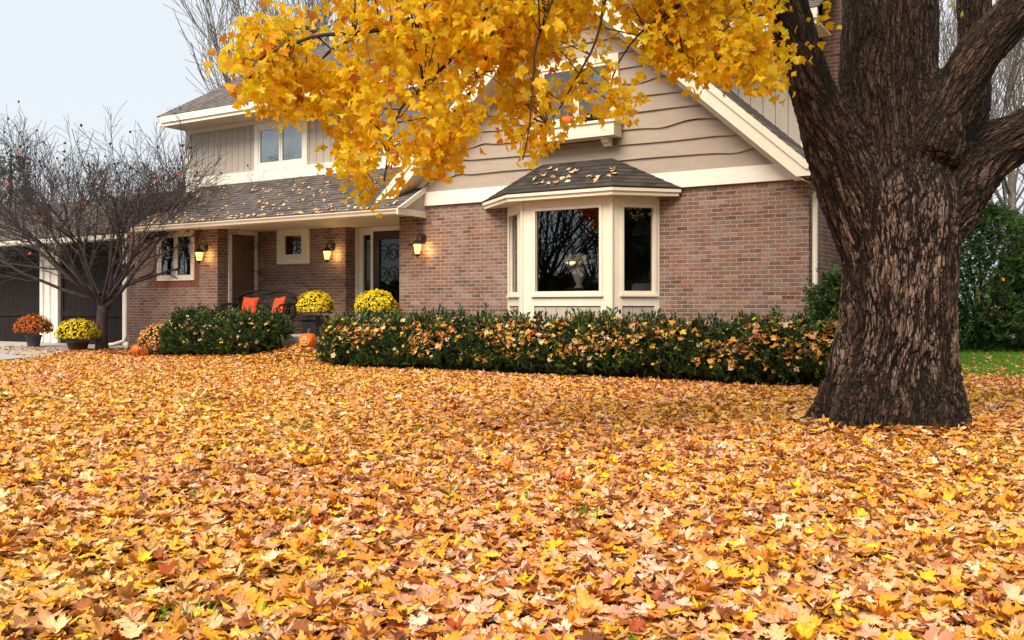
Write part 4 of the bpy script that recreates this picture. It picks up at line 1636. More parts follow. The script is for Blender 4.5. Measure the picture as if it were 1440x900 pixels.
def make_trunk():
    mb = MB()
    limbs = [dense(p_) for p_ in LIMBS]
    for Q in limbs + [dense(p_) for p_ in ROOTS]:
        mb.tube([tuple(q[:3]) for q in Q], [float(q[3]) for q in Q], 28)
    me = bpy.data.meshes.new('tmp')
    me.from_pydata(mb.v, [], mb.f)
    o = bpy.data.objects.new('tmp', me)
    COL.objects.link(o)
    md = o.modifiers.new('r', 'REMESH')
    md.mode = 'VOXEL'
    md.voxel_size = .036
    sm = o.modifiers.new('s', 'SMOOTH')
    sm.iterations = 9
    sm.factor = .6
    su = o.modifiers.new('u', 'SUBSURF')
    su.levels = 2
    su.render_levels = 2
    dg = bpy.context.evaluated_depsgraph_get()
    m2 = bpy.data.meshes.new_from_object(o.evaluated_get(dg))
    bpy.data.objects.remove(o)
    n = len(m2.vertices)
    V = np.empty(n * 3, np.float32)
    m2.vertices.foreach_get('co', V)
    V = V.reshape(-1, 3).astype(float)
    N = np.empty(n * 3, np.float32)
    m2.vertices.foreach_get('normal', N)
    N = N.reshape(-1, 3).astype(float)
    best = np.full(n, 1e9)
    B = np.zeros((n, 3))
    W = np.zeros(n)
    H = np.zeros(n)
    for li, Q in enumerate(limbs):
        ln = np.concatenate([[0], np.cumsum(np.linalg.norm(np.diff(Q[:, :3], axis=0), axis=1))])
        lo_, hi_ = Q[:, :3].min(0) - .75, Q[:, :3].max(0) + .75
        idx = np.nonzero(np.all((V > lo_) & (V < hi_), axis=1))[0]
        Bl = np.zeros((len(idx), 3))
        Dl = np.zeros(len(idx))
        for c0 in range(0, len(idx), 20000):
            ii = idx[c0:c0 + 20000]
            D = np.linalg.norm(V[ii][:, None, :] - Q[None, :, :3], axis=2) - Q[None, :, 3]
            kk = D.argmin(1)
            Dl[c0:c0 + 20000] = D[np.arange(len(ii)), kk]
            tan = Q[np.minimum(kk + 1, len(Q) - 1), :3] - Q[np.maximum(kk - 1, 0), :3]
            tan /= np.linalg.norm(tan, axis=1, keepdims=True)
            a = np.cross(tan, np.array([0.0, 1.0, 0.0]))
            a /= np.linalg.norm(a, axis=1, keepdims=True) + 1e-9
            b = np.cross(tan, a)
            off = V[ii] - Q[kk, :3]
            Bl[c0:c0 + 20000] = np.column_stack([(off * a).sum(1), (off * b).sum(1), ln[kk] + (off * tan).sum(1) + li * 3.7])
        near = Dl < .16
        idx, Bl, Dl = idx[near], Bl[near], Dl[near]
        wgt = np.exp(-np.clip(Dl, -.1, 1) / .022)
        H[idx] += wgt * bark_height(Bl)
        W[idx] += wgt
        bt = Dl < best[idx]
        best[idx[bt]] = Dl[bt]
        B[idx[bt]] = Bl[bt]
    lost = W <= 0
    if lost.any():      # root tips far from every axis
        B[lost] = V[lost]
        H[lost] = bark_height(V[lost])
        W[lost] = 1
    h = H / W
    big = vnoise(V * np.array([5, 5, 1.3]), 7)
    amp = .048 * np.clip(1.25 - .16 * V[:, 2], .55, 1.2)
    V = V + N * (amp * (h - .62) + .045 * (big - .5))[:, None]
    m2.vertices.foreach_set('co', V.astype(np.float32).ravel())
    a = m2.attributes.new('bark', 'FLOAT_VECTOR', 'POINT')
    a.data.foreach_set('vector', B.astype(np.float32).ravel())
    a = m2.attributes.new('ridge', 'FLOAT', 'POINT')
    a.data.foreach_set('value', h.astype(np.float32))
    m2.polygons.foreach_set('use_smooth', np.ones(len(m2.polygons), bool))
    m2.materials.clear()
    m2.materials.append(M['bark'])
    m2.update()
    print('trunk verts', n)
    t = bpy.data.objects.new('trunk', m2)
    COL.objects.link(t)
    t.parent = maple


make_trunk()


def cam_pt(x, y, Y):
    return np.array([(x - 720) * Y / 1300, Y, 1.1 + (432 - y) * Y / 1300])


# hanging branches of the left limb (world polylines worked out from the photograph)
BR = [
    [(1066, 40, 7.9), (1010, -60, 7.6), (900, -95, 7.2), (790, -70, 6.9), (711, 6, 6.7), (683, 26, 6.65), (644, 32, 6.6), (580, 38, 6.5), (517, 46, 6.4), (440, 52, 6.3), (380, 75, 6.2), (345, 110, 6.15)],
    [(790, -70, 6.9), (720, -30, 6.8), (657, 57, 6.5), (617, 97, 6.4), (587, 130, 6.3), (563, 152, 6.25), (550, 195, 6.2), (540, 255, 6.2)],
    [(683, -40, 6.75), (609, 22, 7.0), (550, 30, 7.1), (480, 60, 7.2), (420, 110, 7.3), (395, 150, 7.3)],
    [(900, -95, 7.2), (800, -40, 6.7), (755, 40, 6.4), (748, 110, 6.3), (745, 180, 6.25), (735, 225, 6.25)],
    [(900, -95, 7.2), (860, -20, 6.9), (835, 60, 6.8), (800, 130, 6.7), (770, 175, 6.7)],
    [(1010, -60, 7.6), (960, 0, 7.2), (910, 40, 7.1), (870, 90, 7.0), (855, 140, 7.0)],
    [(1010, -60, 7.6), (1010, 10, 7.4), (1030, 60, 7.3), (1075, 110, 7.3), (1078, 135, 7.3)],
    [(711, 6, 6.7), (690, 70, 6.6), (668, 120, 6.6), (640, 170, 6.55), (610, 220, 6.5)],
    [(790, -70, 6.9), (640, -40, 7.2), (520, 0, 7.3), (500, 90, 7.2), (490, 170, 7.2), (505, 230, 7.1)],
    [(960, 0, 7.2), (930, 40, 7.0), (960, 75, 6.9), (1000, 95, 6.9)],
]
bb = MB()
NODES = []
for k, path in enumerate(BR):
    P = [(tuple(cam_pt(*p_)), 0.0) for p_ in path]
    Q = dense(P, .08)
    n = len(Q)
    r0 = .046 if k == 0 else (.018 if k < 3 else .011)
    rad = [r0 * (1 - i / n) ** .8 + .004 for i in range(n)]
    jit = np.cumsum(rng.normal(0, .006, (n, 3)), axis=0)
    jit -= np.linspace(0, 1, n)[:, None] * jit[-1]
    Q[:, :3] += jit
    bb.tube([tuple(q[:3]) for q in Q], rad, 7)
    NODES += [q[:3] for q in Q[3:]]
# branches above the frame that carry the rest of the crown
for k in range(26):
    a = rng.uniform(PI * .55, PI * 1.5) if k < 18 else rng.uniform(-.6, .6)
    st = np.array([2.3, 8.0, 4.9]) if k < 18 else np.array([5.3, 7.8, 4.4])
    P = [st + rng.normal(0, .2, 3)]
    d = np.array([math.cos(a), math.sin(a), .45])
    for i in range(9):
        d = d + rng.normal(0, .12, 3) + np.array([0, 0, -.09])
        d /= np.linalg.norm(d)
        P.append(P[-1] + d * .45)
    Pa = np.array(P)
    low = (432 - (Pa[:, 2] - 1.1) * 1300 / np.maximum(Pa[:, 1], .5) > -25) & (Pa[:, 1] > .5) & (np.abs(Pa[:, 0]) < .75 * Pa[:, 1])
    if not low[1:].any():
        bb.tube([tuple(p_) for p_ in P], [.06 * (1 - i / 10) + .006 for i in range(10)], 6)
        NODES += P[3:]
NODES = np.array(NODES)

OUTL = [(322, 92), (350, 42), (372, 36), (390, 30), (452, 33), (468, 12), (470, -400), (1180, -400), (1110, 0), (1070, 40), (1092, 80), (1104, 128), (1088, 118), (1078, 142), (1060, 108), (1030, 112),
        (1005, 122), (985, 122), (958, 104), (935, 106), (912, 82), (896, 96), (880, 132), (884, 168), (862, 182), (838, 168), (815, 156), (796, 190), (788, 214), (762, 222), (742, 246), (730, 232), (726, 200),
        (700, 180), (672, 178), (655, 196), (636, 226), (622, 258), (606, 266), (592, 244), (570, 262), (548, 276), (520, 292), (498, 286), (500, 258), (478, 232), (468, 212), (484, 190), (476, 164),
        (448, 150), (428, 182), (402, 172), (384, 168), (368, 166), (352, 130), (342, 108)]


def project(P):
    return 720 + 1300 * P[:, 0] / P[:, 1], 432 - (P[:, 2] - 1.1) * 1300 / P[:, 1]


def crown():
    # tips of sprays: around the branches and through the volume between them
    tips = []
    n = 0
    while n < 1350:
        m = 4000
        x = rng.uniform(318, 1110, m)
        y = rng.uniform(-60, 295, m)
        Y = rng.normal(6.7, .42, m)
        Y = np.where(x > 900, Y + .5, Y)
        ok = in_poly(OUTL, x, y + 9)
        ok &= ~((((x - 815) / 54) ** 2 + ((y - 112) / 54) ** 2 < 1) & (rng.uniform(0, 1, m) < .9))
        ok &= ~((((x - 822) / 56) ** 2 + ((y - 170) / 26) ** 2 < 1) & (rng.uniform(0, 1, m) < .9))
        ok &= ~((((x - 650) / 46) ** 2 + ((y - 118) / 42) ** 2 < 1) & (rng.uniform(0, 1, m) < .5))
        ok &= ~((((x - 590) / 30) ** 2 + ((y - 192) / 22) ** 2 < 1) & (rng.uniform(0, 1, m) < .6))
        ok &= ~((((x - 750) / 45) ** 2 + ((y - 205) / 34) ** 2 < 1) & (rng.uniform(0, 1, m) < .55))
        ok &= ~((((x - 672) / 30) ** 2 + ((y - 180) / 30) ** 2 < 1) & (rng.uniform(0, 1, m) < .7))
        P = np.column_stack([(x - 720) * Y / 1300, Y, 1.1 + (432 - y) * Y / 1300])[ok]
        # clumps and gaps
        cl = vnoise(P * 2.3 + 40, 21) * .65 + vnoise(P * 5.5 + 9, 22) * .35
        dn = np.array([np.min(np.linalg.norm(NODES - q, axis=1)) for q in P])
        keep = (cl > np.where(P[:, 0] > .9, .44, .50)) & (dn < .75)
        P = P[keep][:1350 - n]
        tips.append(P)
        n += len(P)
    # crown above the frame, round the overhead branches
    hi = NODES[rng.integers(0, len(NODES), 1500)] + rng.normal(0, .35, (1500, 3))
    px, py = project(hi)
    hi = hi[(py < -30) & (hi[:, 2] > 3.6)]
    # a few sprigs right beside the limbs
    extra = [cam_pt(1152, 30, 8.0), cam_pt(1140, 62, 7.9), cam_pt(1165, 12, 8.1), cam_pt(1152, 10, 8.0), cam_pt(1168, 38, 8.1), cam_pt(1100, 142, 7.0), cam_pt(1076, 128, 7.0), cam_pt(1342, 8, 8.6), cam_pt(1352, 22, 8.6), cam_pt(1438, 42, 8.6), cam_pt(1052, 12, 7.2)]
    T = np.vstack(tips)
    return T, hi, np.array(extra)


T, HIGH, EXTRA = crown()
lp, lt, ln_ = [], [], []


def spray(tip, k, spread):
    for i in range(k):
        lp.append(tip + rng.normal(0, 1, 3) * np.array([spread, spread, spread * .8]))


for q in T:
    spray(q, rng.integers(5, 10), .078)
for q in HIGH:
    spray(q, 7, .13)
for q in EXTRA[:5]:
    spray(q, 3, .045)
for q in EXTRA[5:]:
    spray(q, 1 if rng.uniform() < .6 else 2, .02)
# leaves stuck in the crotches
for q in (cam_pt(1184, 146, 7.95), cam_pt(1356, 148, 8.25), cam_pt(1350, 166, 8.1), cam_pt(1358, 152, 8.2)):
    lp.append(q)
LP = np.array(lp)
n = len(LP)
tipd = np.column_stack([rng.normal(0, .48, n), rng.normal(0, .48, n), -np.ones(n) * rng.uniform(.5, 1.1, n)])
nrm = np.column_stack([rng.normal(0, 1, n), rng.normal(-.7, .9, n), rng.normal(.35, .5, n)])
Rm = rot_frames(tipd, nrm)
colr = palette(n, TREE_LEAF)
colr[-4:] = np.array([srgb(200, 130, 80), srgb(180, 70, 30), srgb(214, 160, 90), srgb(150, 60, 30)])
V, F, C = scatter(LP, Rm, rng.uniform(.042, .080, n), colr, HI, .08)
# unseen high crown, added overhead to shade the right of the house
nh = 4600
Q = rng.normal(0, 1, (nh, 3))
Q /= np.linalg.norm(Q, axis=1, keepdims=True)
Q = Q * rng.uniform(0, 1, (nh, 1)) ** .4 * np.array([5.0, 4.6, 3.6]) + np.array([3.2, 8.4, 10.8])
Q = Q[vnoise(Q * .9 + 20, 61) > .36]
nh = len(Q)
Rh = rot_frames(np.column_stack([rng.normal(0, .6, nh), rng.normal(0, .6, nh), -np.ones(nh)]), rng.normal(0, 1, (nh, 3)))
V2, F2, C2 = scatter(Q, Rh, rng.uniform(.11, .18, nh), palette(nh, TREE_LEAF), LO, .08)
V, F, C = np.vstack([V, V2]), np.vstack([F, F2 + len(V)]), np.vstack([C, C2])
np_mesh('crown', V, F, M['leaf_tree'], C, maple)
for k in range(30):
    an, el = rng.uniform(0, 2 * PI), rng.uniform(.1, 1.2)
    z0 = rng.uniform(5.5, 10.5)
    dv = np.array([math.cos(an) * math.cos(el), math.sin(an) * math.cos(el), math.sin(el)])
    b0 = np.array([3.55, 8.5, z0])
    ln3 = rng.uniform(2.2, 4.2)
    bb.tube([tuple(b0), tuple(b0 + dv * ln3 * .5 + np.array([0, 0, .25])), tuple(b0 + dv * ln3)], [.085, .05, .012], 6)
# twigs tying the sprays to the branches
for q in np.vstack([T[::3], HIGH[::3]]):
    dd_ = np.linalg.norm(NODES - q, axis=1)
    a = NODES[dd_.argmin()]
    mid = (a + q) / 2 + np.array([0, 0, .06]) + rng.normal(0, .025, 3)
    bb.tube([tuple(a), tuple(mid), tuple(q)], [.0055, .004, .0022], 4, cap=False)
bb.build('branches', M['twig'], maple, smooth=True)

# ------------------------------------------------------------------ bare trees
def grow(mb, p, d, L, r, lev, spec, ends):
    """recursive branch: a bent tube that forks along its length"""
    n = spec['seg'][lev]
    pts, rad = [p], [r]
    dd_ = Vector(d)
    q = Vector(p)
    for i in range(n):
        g = spec['up'][lev]
        dd_ = (dd_ + Vector((random.gauss(0, spec['wig']), random.gauss(0, spec['wig']), random.gauss(0, spec['wig']) + g))).normalized()
        q = q + dd_ * (L / n)
        pts.append(q.copy())
        rad.append(max(spec['rmin'], r * (1 - .72 * (i + 1) / n)))
    mb.tube(pts, rad, spec['k'][lev], cap=False)
    if lev + 1 >= len(spec['num']):
        ends.append(q)
        return
    m = spec['num'][lev]
    for i in range(m):
        t_ = spec['start'][lev] + (1 - spec['start'][lev]) * (i + random.uniform(.2, .9)) / m
        f_ = t_ * n
        k = min(n - 1, int(f_))
        base = pts[k].lerp(pts[k + 1], f_ - k)
        ax = (pts[k + 1] - pts[k]).normalized()
        side = ax.orthogonal().normalized()
        side.rotate(Matrix.Rotation(random.uniform(0, 2 * PI), 3, ax))
        an = R(random.gauss(spec['ang'][lev], 9))
        nd = (ax * math.cos(an) + side * math.sin(an)).normalized()
        grow(mb, base, nd, L * spec['len'][lev] * random.uniform(.7, 1.15) * (1.15 - .4 * t_), max(spec['rmin'], rad[k] * spec['rr']), lev + 1, spec, ends)


# the small bare tree by the garage
tx, ty = -9.72, 21.9
tree = thing('ornamental_tree', 'small bare spreading ornamental tree with dark twigs in front of the garage', 'tree', gl(tx, ty, -.03))
random.seed(5)
tb = MB()
tb.tube([(0.0, 0, -.1), (0, 0, .05), (.0, 0, .5), (0.02, 0, .95), (.05, 0, 1.15)], [.20, .155, .135, .125, .13], 12)
tw = MB()
ends = []
spec = dict(seg=[8, 7, 5, 4, 3], up=[.075, .06, .05, .03, .02], wig=.11, rmin=.0042, k=[8, 5, 4, 3, 3], num=[8, 7, 6, 5], start=[.34, .2, .15, .2], ang=[36, 36, 38, 38], len=[.68, .60, .54, .6], rr=.55)
mains = [(-62, 10, 2.8, .075), (-52, -60, 2.6, .07), (-54, 70, 2.6, .065), (-24, 20, 2.4, .085), (14, -40, 2.4, .085), (36, 15, 2.5, .08), (54, -20, 2.9, .07), (52, 80, 2.5, .06), (-76, -20, 2.9, .06),
         (70, 30, 2.8, .06), (-38, -110, 2.4, .06), (42, -100, 2.4, .06), (66, -50, 2.7, .055), (-68, -50, 2.7, .055), (62, 80, 2.6, .055), (-64, 50, 2.7, .055), (-80, 30, 2.7, .05), (76, -15, 2.6, .05)]
for el, az, L, r_ in mains:
    e_ = R(abs(el))
    sg = 1 if el > 0 else -1
    d = Vector((sg * math.sin(e_) * math.cos(R(az)), math.sin(e_) * math.sin(R(az)), math.cos(e_)))
    grow(tw, Vector((.04 + sg * .05, random.uniform(-.05, .05), random.uniform(.95, 1.4))), d, L * (1.00 + .0030 * abs(el)), r_ * .78, 0, spec, ends)
tb.build('trunk', M['twig_orn'], tree, smooth=True)
tw.build('branches', M['twig_orn'], tree)
E_ = np.array([tuple(e) for e in ends])
top = E_[E_[:, 2] > 4.2]
fr = MB()
fr.lathe([(.004, -.035), (.027, -.008), (.022, .016), (.004, .027)], 6)
fo = None
for q in top[rng.choice(len(top), 90, replace=False)]:
    if fo is None:
        fo = fr.build('dried_fruit', M['twig'], tree)
    else:
        fo = fo.copy()
        COL.objects.link(fo)
    fo.location = q
    s_ = random.uniform(.7, 1.3)
    fo.scale = (s_, s_, s_)
sel = E_[rng.integers(0, len(E_), 34)]
m = len(sel)
Rm = rot_frames(rng.normal(0, 1, (m, 3)), rng.normal(0, 1, (m, 3)))
V, F, C = scatter(sel, Rm, rng.uniform(.08, .14, m), palette(m, [((206, 100, 36), 4), ((224, 150, 60), 3), ((230, 200, 150), 1), ((170, 70, 40), 2)]), LO)
np_mesh('caught_leaves', V, F, M['leaf'], C, tree)


def bare_tree(x, y, h, label, seed, spread=1.0, group=None, mat='twig_grey', rmin=.011, lean=0.0, n0=9):
    random.seed(seed)
    t = thing('bare_tree', label, 'tree', (x, y, 0), 0, group)
    a = MB()
    a.tube([(0, 0, -.2), (0, 0, h * .15), (lean * h * .2, 0, h * .32), (lean * h * .2, 0, h * .55)], [h * .022, h * .016, h * .013, h * .006], 9)
    a.build('trunk', M[mat], t, smooth=True)
    w_ = MB()
    ends = []
    sp = dict(seg=[10, 7, 5, 4], up=[.085, .09, .06, .03], wig=.055, rmin=rmin, k=[5, 4, 3, 3], num=[12, 8, 5], start=[.12, .15, .2], ang=[24, 26, 30], len=[.50, .46, .5], rr=.5)
    for i in range(n0):
        az = 2 * PI * i / n0 * 2.4 + random.uniform(-.3, .3)
        e_ = R((12 + 42 * (i % 3) / 2) * spread)
        d = Vector((math.sin(e_) * math.cos(az) + lean, math.sin(e_) * math.sin(az), math.cos(e_)))
        grow(w_, Vector((lean * h * .2, 0, h * random.uniform(.26, .52))), d, h * .50 * random.uniform(.8, 1.2), h * .0037, 0, sp, ends)
    w_.build('branches', M[mat], t)
    return t


BT = 'bare trees beyond the house'
bare_tree(-8.9, 34.5, 14.5, 'tall bare tree fanning up behind the upper roof', 3, 1.15, BT, n0=14)
bare_tree(-4.2, 36, 17, 'tall bare tree behind the roof, nearly hidden by yellow leaves', 4, 1.0, BT)
bare_tree(14.6, 27.0, 10.5, 'pale bare tree with fine branches behind the evergreen shrub', 8, 1.2, BT, n0=12)
bare_tree(16.8, 27, 12, 'slender bare tree farthest behind the maple trunk', 9, 1.0, BT, n0=11)
bare_tree(15.5, 33, 13, 'grey bare tree beyond the stones', 10, 1.1, BT, n0=11)

# spruce far left
t = thing('spruce_tree', 'dull green pointed spruce far beyond the garage', 'tree', (-24.4, 45, 0))
a = MB()
a.tube([(0, 0, -.1), (0, 0, 8.6)], [.22, .03], 8)
a.build('trunk', M['twig'], t)
nb = 2600
z = 9.2 * (1 - np.sqrt(rng.uniform(0, 1, nb)) * .95)
an = rng.uniform(0, 2 * PI, nb)
rr = (9.3 - z) * .27 * rng.uniform(.55, 1.08, nb)
P = np.column_stack([np.cos(an) * rr, np.sin(an) * rr, z])
d = np.column_stack([np.cos(an), np.sin(an), rng.normal(-.15, .3, nb)])
Rm = rot_frames(d, rng.normal(0, 1, (nb, 3)))
V, F, C = scatter(P, Rm, rng.uniform(.3, .6, nb), palette(nb, [((74, 84, 66), 3), ((58, 70, 56), 3), ((96, 100, 80), 1)]), SPRIG[:3], -.2)
np_mesh('crown', V, F, M['needle'], C, t)


def woods(name, label, pts, hmin, hmax, mat, seed, k0, dens):
    """a far mass of bare trees that reads as one"""
    random.seed(seed)
    w_ = MB()
    sp = dict(seg=[6, 5, 3], up=[.05, .04, .02], wig=.09, rmin=.018, k=[5, 3, 3], num=[7, 6], start=[.15, .15], ang=[34, 36], len=[.5, .5], rr=.6)
    for x, y in pts:
        h = random.uniform(hmin, hmax)
        for i in range(dens):
            az = random.uniform(0, 2 * PI)
            e_ = R(random.uniform(4, 48))
            grow(w_, Vector((x, y, h * random.uniform(.08, .3) if i else 0)), Vector((math.sin(e_) * math.cos(az), math.sin(e_) * math.sin(az), math.cos(e_))), h * .65, h * k0, 0, sp, [])
    o = w_.build(name, M[mat], None)
    return tag(o, label, 'woods', kind='stuff')


random.seed(77)
M['twig_mauve'] = paint('mauve grey far twigs', (.16, .125, .135), (.24, .20, .21), 2, 0.9, 0.0)
M['twig_black'] = paint('dark wet bark', (.022, .018, .017), (.05, .042, .038), 4, 0.9, 0.0)
woods('far_woods', 'mauve grey mass of leafless trees beyond the garage roof', [(-13 - i * 1.7, 46 + random.uniform(-3, 6)) for i in range(13)], 7.2, 9.6, 'twig_mauve', 21, .004, 14)
woods('side_woods', 'leafless thicket beyond the stones at the edge of the lawn', [(12.5 + i * 2.4, 38 + random.uniform(-4, 6)) for i in range(10)], 7, 14, 'twig_mauve', 22, .008, 7)
# the wood across the street, seen in the window panes
woods('street_woods', 'dark bare wood across the street mirrored in the window panes', [(-18 - (i % 7) * 3.6 + random.uniform(-1, 1), -12 + (i // 7) * 12 + random.uniform(-3, 3)) for i in range(14)] + [(6 + i * 3, -17 - (i % 3) * 4) for i in range(9)], 9, 14, 'twig_black', 23, .0065, 13)
nb = 4200
P = np.vstack([np.column_stack([rng.uniform(-46, -19, nb), rng.uniform(-22, 14, nb), rng.uniform(0, 1, nb) ** 1.3 * 2.3]),
               np.column_stack([rng.uniform(5, 40, nb), rng.uniform(-24, -17, nb), rng.uniform(0, 1, nb) * 7.5])])
nb = len(P)
Rm = rot_frames(rng.normal(0, 1, (nb, 3)), rng.normal(0, 1, (nb, 3)))
V, F, C = scatter(P, Rm, rng.uniform(.6, 1.3, nb), palette(nb, [((30, 36, 22), 3), ((44, 44, 28), 2), ((60, 48, 26), 1)]), LO)
o = np_mesh('street_undergrowth', V, F, M['needle'], C)
tag(o, 'dark evergreen undergrowth across the street mirrored in the panes', 'undergrowth', kind='stuff')


t = thing('orange_maple', 'orange leaved maple beside the driveway mirrored at the top of the bay window', 'tree', (-14.2, 5.0, 0))
a = MB()
a.tube([(0, 0, -.1), (0, 0, 1.2), (.1, 0, 2.6), (.3, .1, 4.2)], [.2, .15, .12, .06], 8)
for k in range(7):
    an = k * .9
    a.tube([(.1, 0, 2.2 + k * .15), (.8 * math.cos(an), .8 * math.sin(an), 3.3 + k * .15), (1.6 * math.cos(an), 1.6 * math.sin(an), 3.9 + k * .2)], [.06, .04, .015], 5)
a.build('trunk', M['twig'], t)
nl = 3200
P = rng.normal(0, 1, (nl, 3))
P /= np.linalg.norm(P, axis=1, keepdims=True)
P = P * rng.uniform(.5, 1, (nl, 1)) ** .5 * np.array([1.5, 1.5, 1.5]) * (.75 + .5 * vnoise(P * 2.5 + 30, 5)[:, None]) + np.array([.3, 0, 5.1])
Rm = rot_frames(rng.normal(0, 1, (nl, 3)) - np.array([0, 0, .8]), rng.normal(0, 1, (nl, 3)))
V, F, C = scatter(P, Rm, rng.uniform(.10, .16, nl), palette(nl, [((214, 96, 24), 4), ((200, 70, 20), 3), ((226, 130, 40), 2)]), LO)
np_mesh('crown', V, F, M['leaf_tree'], C, t)

# ------------------------------------------------------------------ evergreen shrubs beside the maple
def evergreen(x, y, rx, ry, h, n, label, leafn):
    t = thing('evergreen_shrub', label, 'shrub', gl(x, y), 0, 'evergreen shrubs around the maple')
    a = MB()
    for k in range(5):
        an = k * 1.26
        a.tube([(0, 0, -.05), (.15 * math.cos(an) * rx, .15 * math.sin(an) * ry, h * .35), (.45 * math.cos(an) * rx, .45 * math.sin(an) * ry, h * .75)], [.06, .04, .015], 6)
    a.build('stem', M['twig'], t)
    an = rng.uniform(0, 2 * PI, n)
    z = rng.uniform(0.02, 1, n)
    prof = np.interp(z, [0, .15, .5, .8, 1.0], [.75, .95, 1.0, .72, .12])
    lump = 1 + .16 * np.sin(an * 4 + z * 9) + .10 * np.sin(an * 9 - z * 17)
    k = rng.uniform(.45, 1.02, n) ** .6 * prof * lump
    P = np.column_stack([np.cos(an) * rx * k, np.sin(an) * ry * k, z * h])
    d = np.column_stack([np.cos(an), np.sin(an), rng.normal(.1, .45, n)]) + rng.normal(0, .35, (n, 3))
    Rm = rot_frames(d, rng.normal(0, 1, (n, 3)))
    V, F, C = scatter(P, Rm, rng.uniform(.17, .34, n), palette(n, [((44, 70, 30), 4), ((66, 96, 42), 3), ((30, 46, 24), 4), ((96, 120, 56), 1)]), SPRIG, -.35)
    np_mesh('foliage', V, F, M['needle'], C, t)
    m = leafn
    ii = rng.integers(0, n, m)
    Rm = rot_frames(rng.normal(0, 1, (m, 3)) - np.array([0, 0, .6]), rng.normal(0, 1, (m, 3)))
    V, F, C = scatter(P[ii] * np.array([1.03, 1.03, 1]), Rm, rng.uniform(.08, .13, m), palette(m, HEDGE_LEAF), LO)
    np_mesh('caught_leaves', V, F, M['leaf'], C, t)


evergreen(4.72, 12.75, .50, .5, 1.55, 1500, 'leafy evergreen shrub between the house corner and the maple trunk', 110)
evergreen(11.3, 22.2, 1.65, 1.4, 3.4, 6500, 'tall dark evergreen shrub at the lawn edge right of the maple', 90)
evergreen(13.9, 23.6, 1.5, 1.3, 2.9, 4600, 'dark evergreen shrub next to the pale stones', 50)

# pale stones at the far right
st = []
stone = MB()
for k in range(170):
    x, y = rng.uniform(12.2, 16.5), rng.uniform(20.6, 24.0)
    r_ = rng.uniform(.07, .2)
    k_, n_ = 8, 5
    z_ = float(gz(np.array([x]), np.array([y]))[0])
    stone.lathe([(r_ * .5, 0), (r_, r_ * .25), (r_ * .9, r_ * .55), (r_ * .5, r_ * .8), (.02, r_ * .88)], 9, x, y, z_ + rng.uniform(0, .16), 3, .18)
o = stone.build('pale_stones', M['stone'], smooth=True)
tag(o, 'heap of pale grey stones at the far edge of the lawn', 'stones', kind='stuff')

# ------------------------------------------------------------------ fallen leaves on the lawn
def lawn_leaves():
    out = []
    dens = 840
    ymax = 24.5
    A = 0
    xs, ys = [], []
    N = int(dens * 40 * 24)
    x = rng.uniform(-16, 16, N)
    y = rng.uniform(1.9, ymax, N)
    ok = np.abs(x) < .60 * y + 1.3
    x, y = x[ok], y[ok]
    u, v = uv_of(x, y)
    ok = (v < -.82) | (u > 1.5)
    ok &= ~((v > -1.75) & (u > -8.2) & (u < 1.2))
    ok &= ~((v > -1.75) & (u > -12.8) & (u < -9.9))
    drv = in_poly(DRIVE, x, y)
    edge = rng.uniform(0, 1, len(x))
    ok &= ~(drv & (edge > np.where(y < 18.3, .5 * np.clip((18.0 - y) / 3.0, 0, 1) + .04, .035)))
    green = (x > 5.5) & (y > 14.4 + .3 * np.sin(x * 3)) 
    ok &= ~(green & (edge > .05 * np.exp(-(y - 14.4) / 2) + .012))
    ok &= np.hypot(x - 3.47, (y - 8.4)) > .52
    # thinner cover in a few patches so that turf shows
    cov = vnoise(np.column_stack([x * 2.1, y * 2.1, 0 * x]), 31)
    cov2 = vnoise(np.column_stack([x * .7, y * .7, 0 * x + 5]), 33)
    ok &= ~((cov > .84) & (edge > .55))
    ok &= ~((y > 9.5) & (edge > .72))
    x, y = x[ok], y[ok]
    u, v = uv_of(x, y)
    n = len(x)
    z = gz(x, y) + .006 + rng.uniform(0, 1, n) ** 1.6 * .045
    pile = np.exp(-((np.hypot(x - 3.47, y - 8.4) - .75) / .3) ** 2)
    z += pile * rng.uniform(0, .06, n)
    az = rng.uniform(0, 2 * PI, n)
    tip = np.column_stack([np.cos(az), np.sin(az), rng.normal(0, .20, n)])
    nrm = np.column_stack([rng.normal(0, .19, n), rng.normal(0, .19, n), np.where(rng.uniform(0, 1, n) < .5, 1, -1)])
    wild = rng.uniform(0, 1, n) < .16
    nrm[wild, :2] *= 3.0
    Rm = rot_frames(tip, nrm)
    size = rng.uniform(.044, .092, n)
    col = palette(n, FALLEN) * np.array([.94, .91, .90])
    mulch = (np.abs(uv_of(x, y)[1] + 1.0) < 1.2) & (u < -13.2)
    nb_ = mulch.sum()
    col[mulch] = palette(nb_, FALLEN_BROWN)
    # patches of fresher (yellower) and older (pinker) litter
    pt_ = vnoise(np.column_stack([x * .55, y * .55, 0 * x]), 41)[:, None]
    old = np.clip((pt_ - .5) * 1.6, -.6, .6)
    col = np.clip(col * (1 + old * np.array([.03, -.04, .30])), .003, .92)
    P = np.column_stack([x, y, z])
    near = y < 7.2
    V1, F1, C1 = scatter(P[near], Rm[near], size[near], col[near], HI, .15)
    V2, F2, C2 = scatter(P[~near], Rm[~near], size[~near] * 1.05, col[~near], LO, .1)
    o = np_mesh('fallen_leaves', np.vstack([V1, V2]), np.vstack([F1, F2 + len(V1)]), M['leaf'], np.vstack([C1, C2]))
    tag(o, 'deep carpet of yellow, orange and tan maple leaves over the lawn', 'leaves', kind='stuff')
    return n


lawn_leaves()


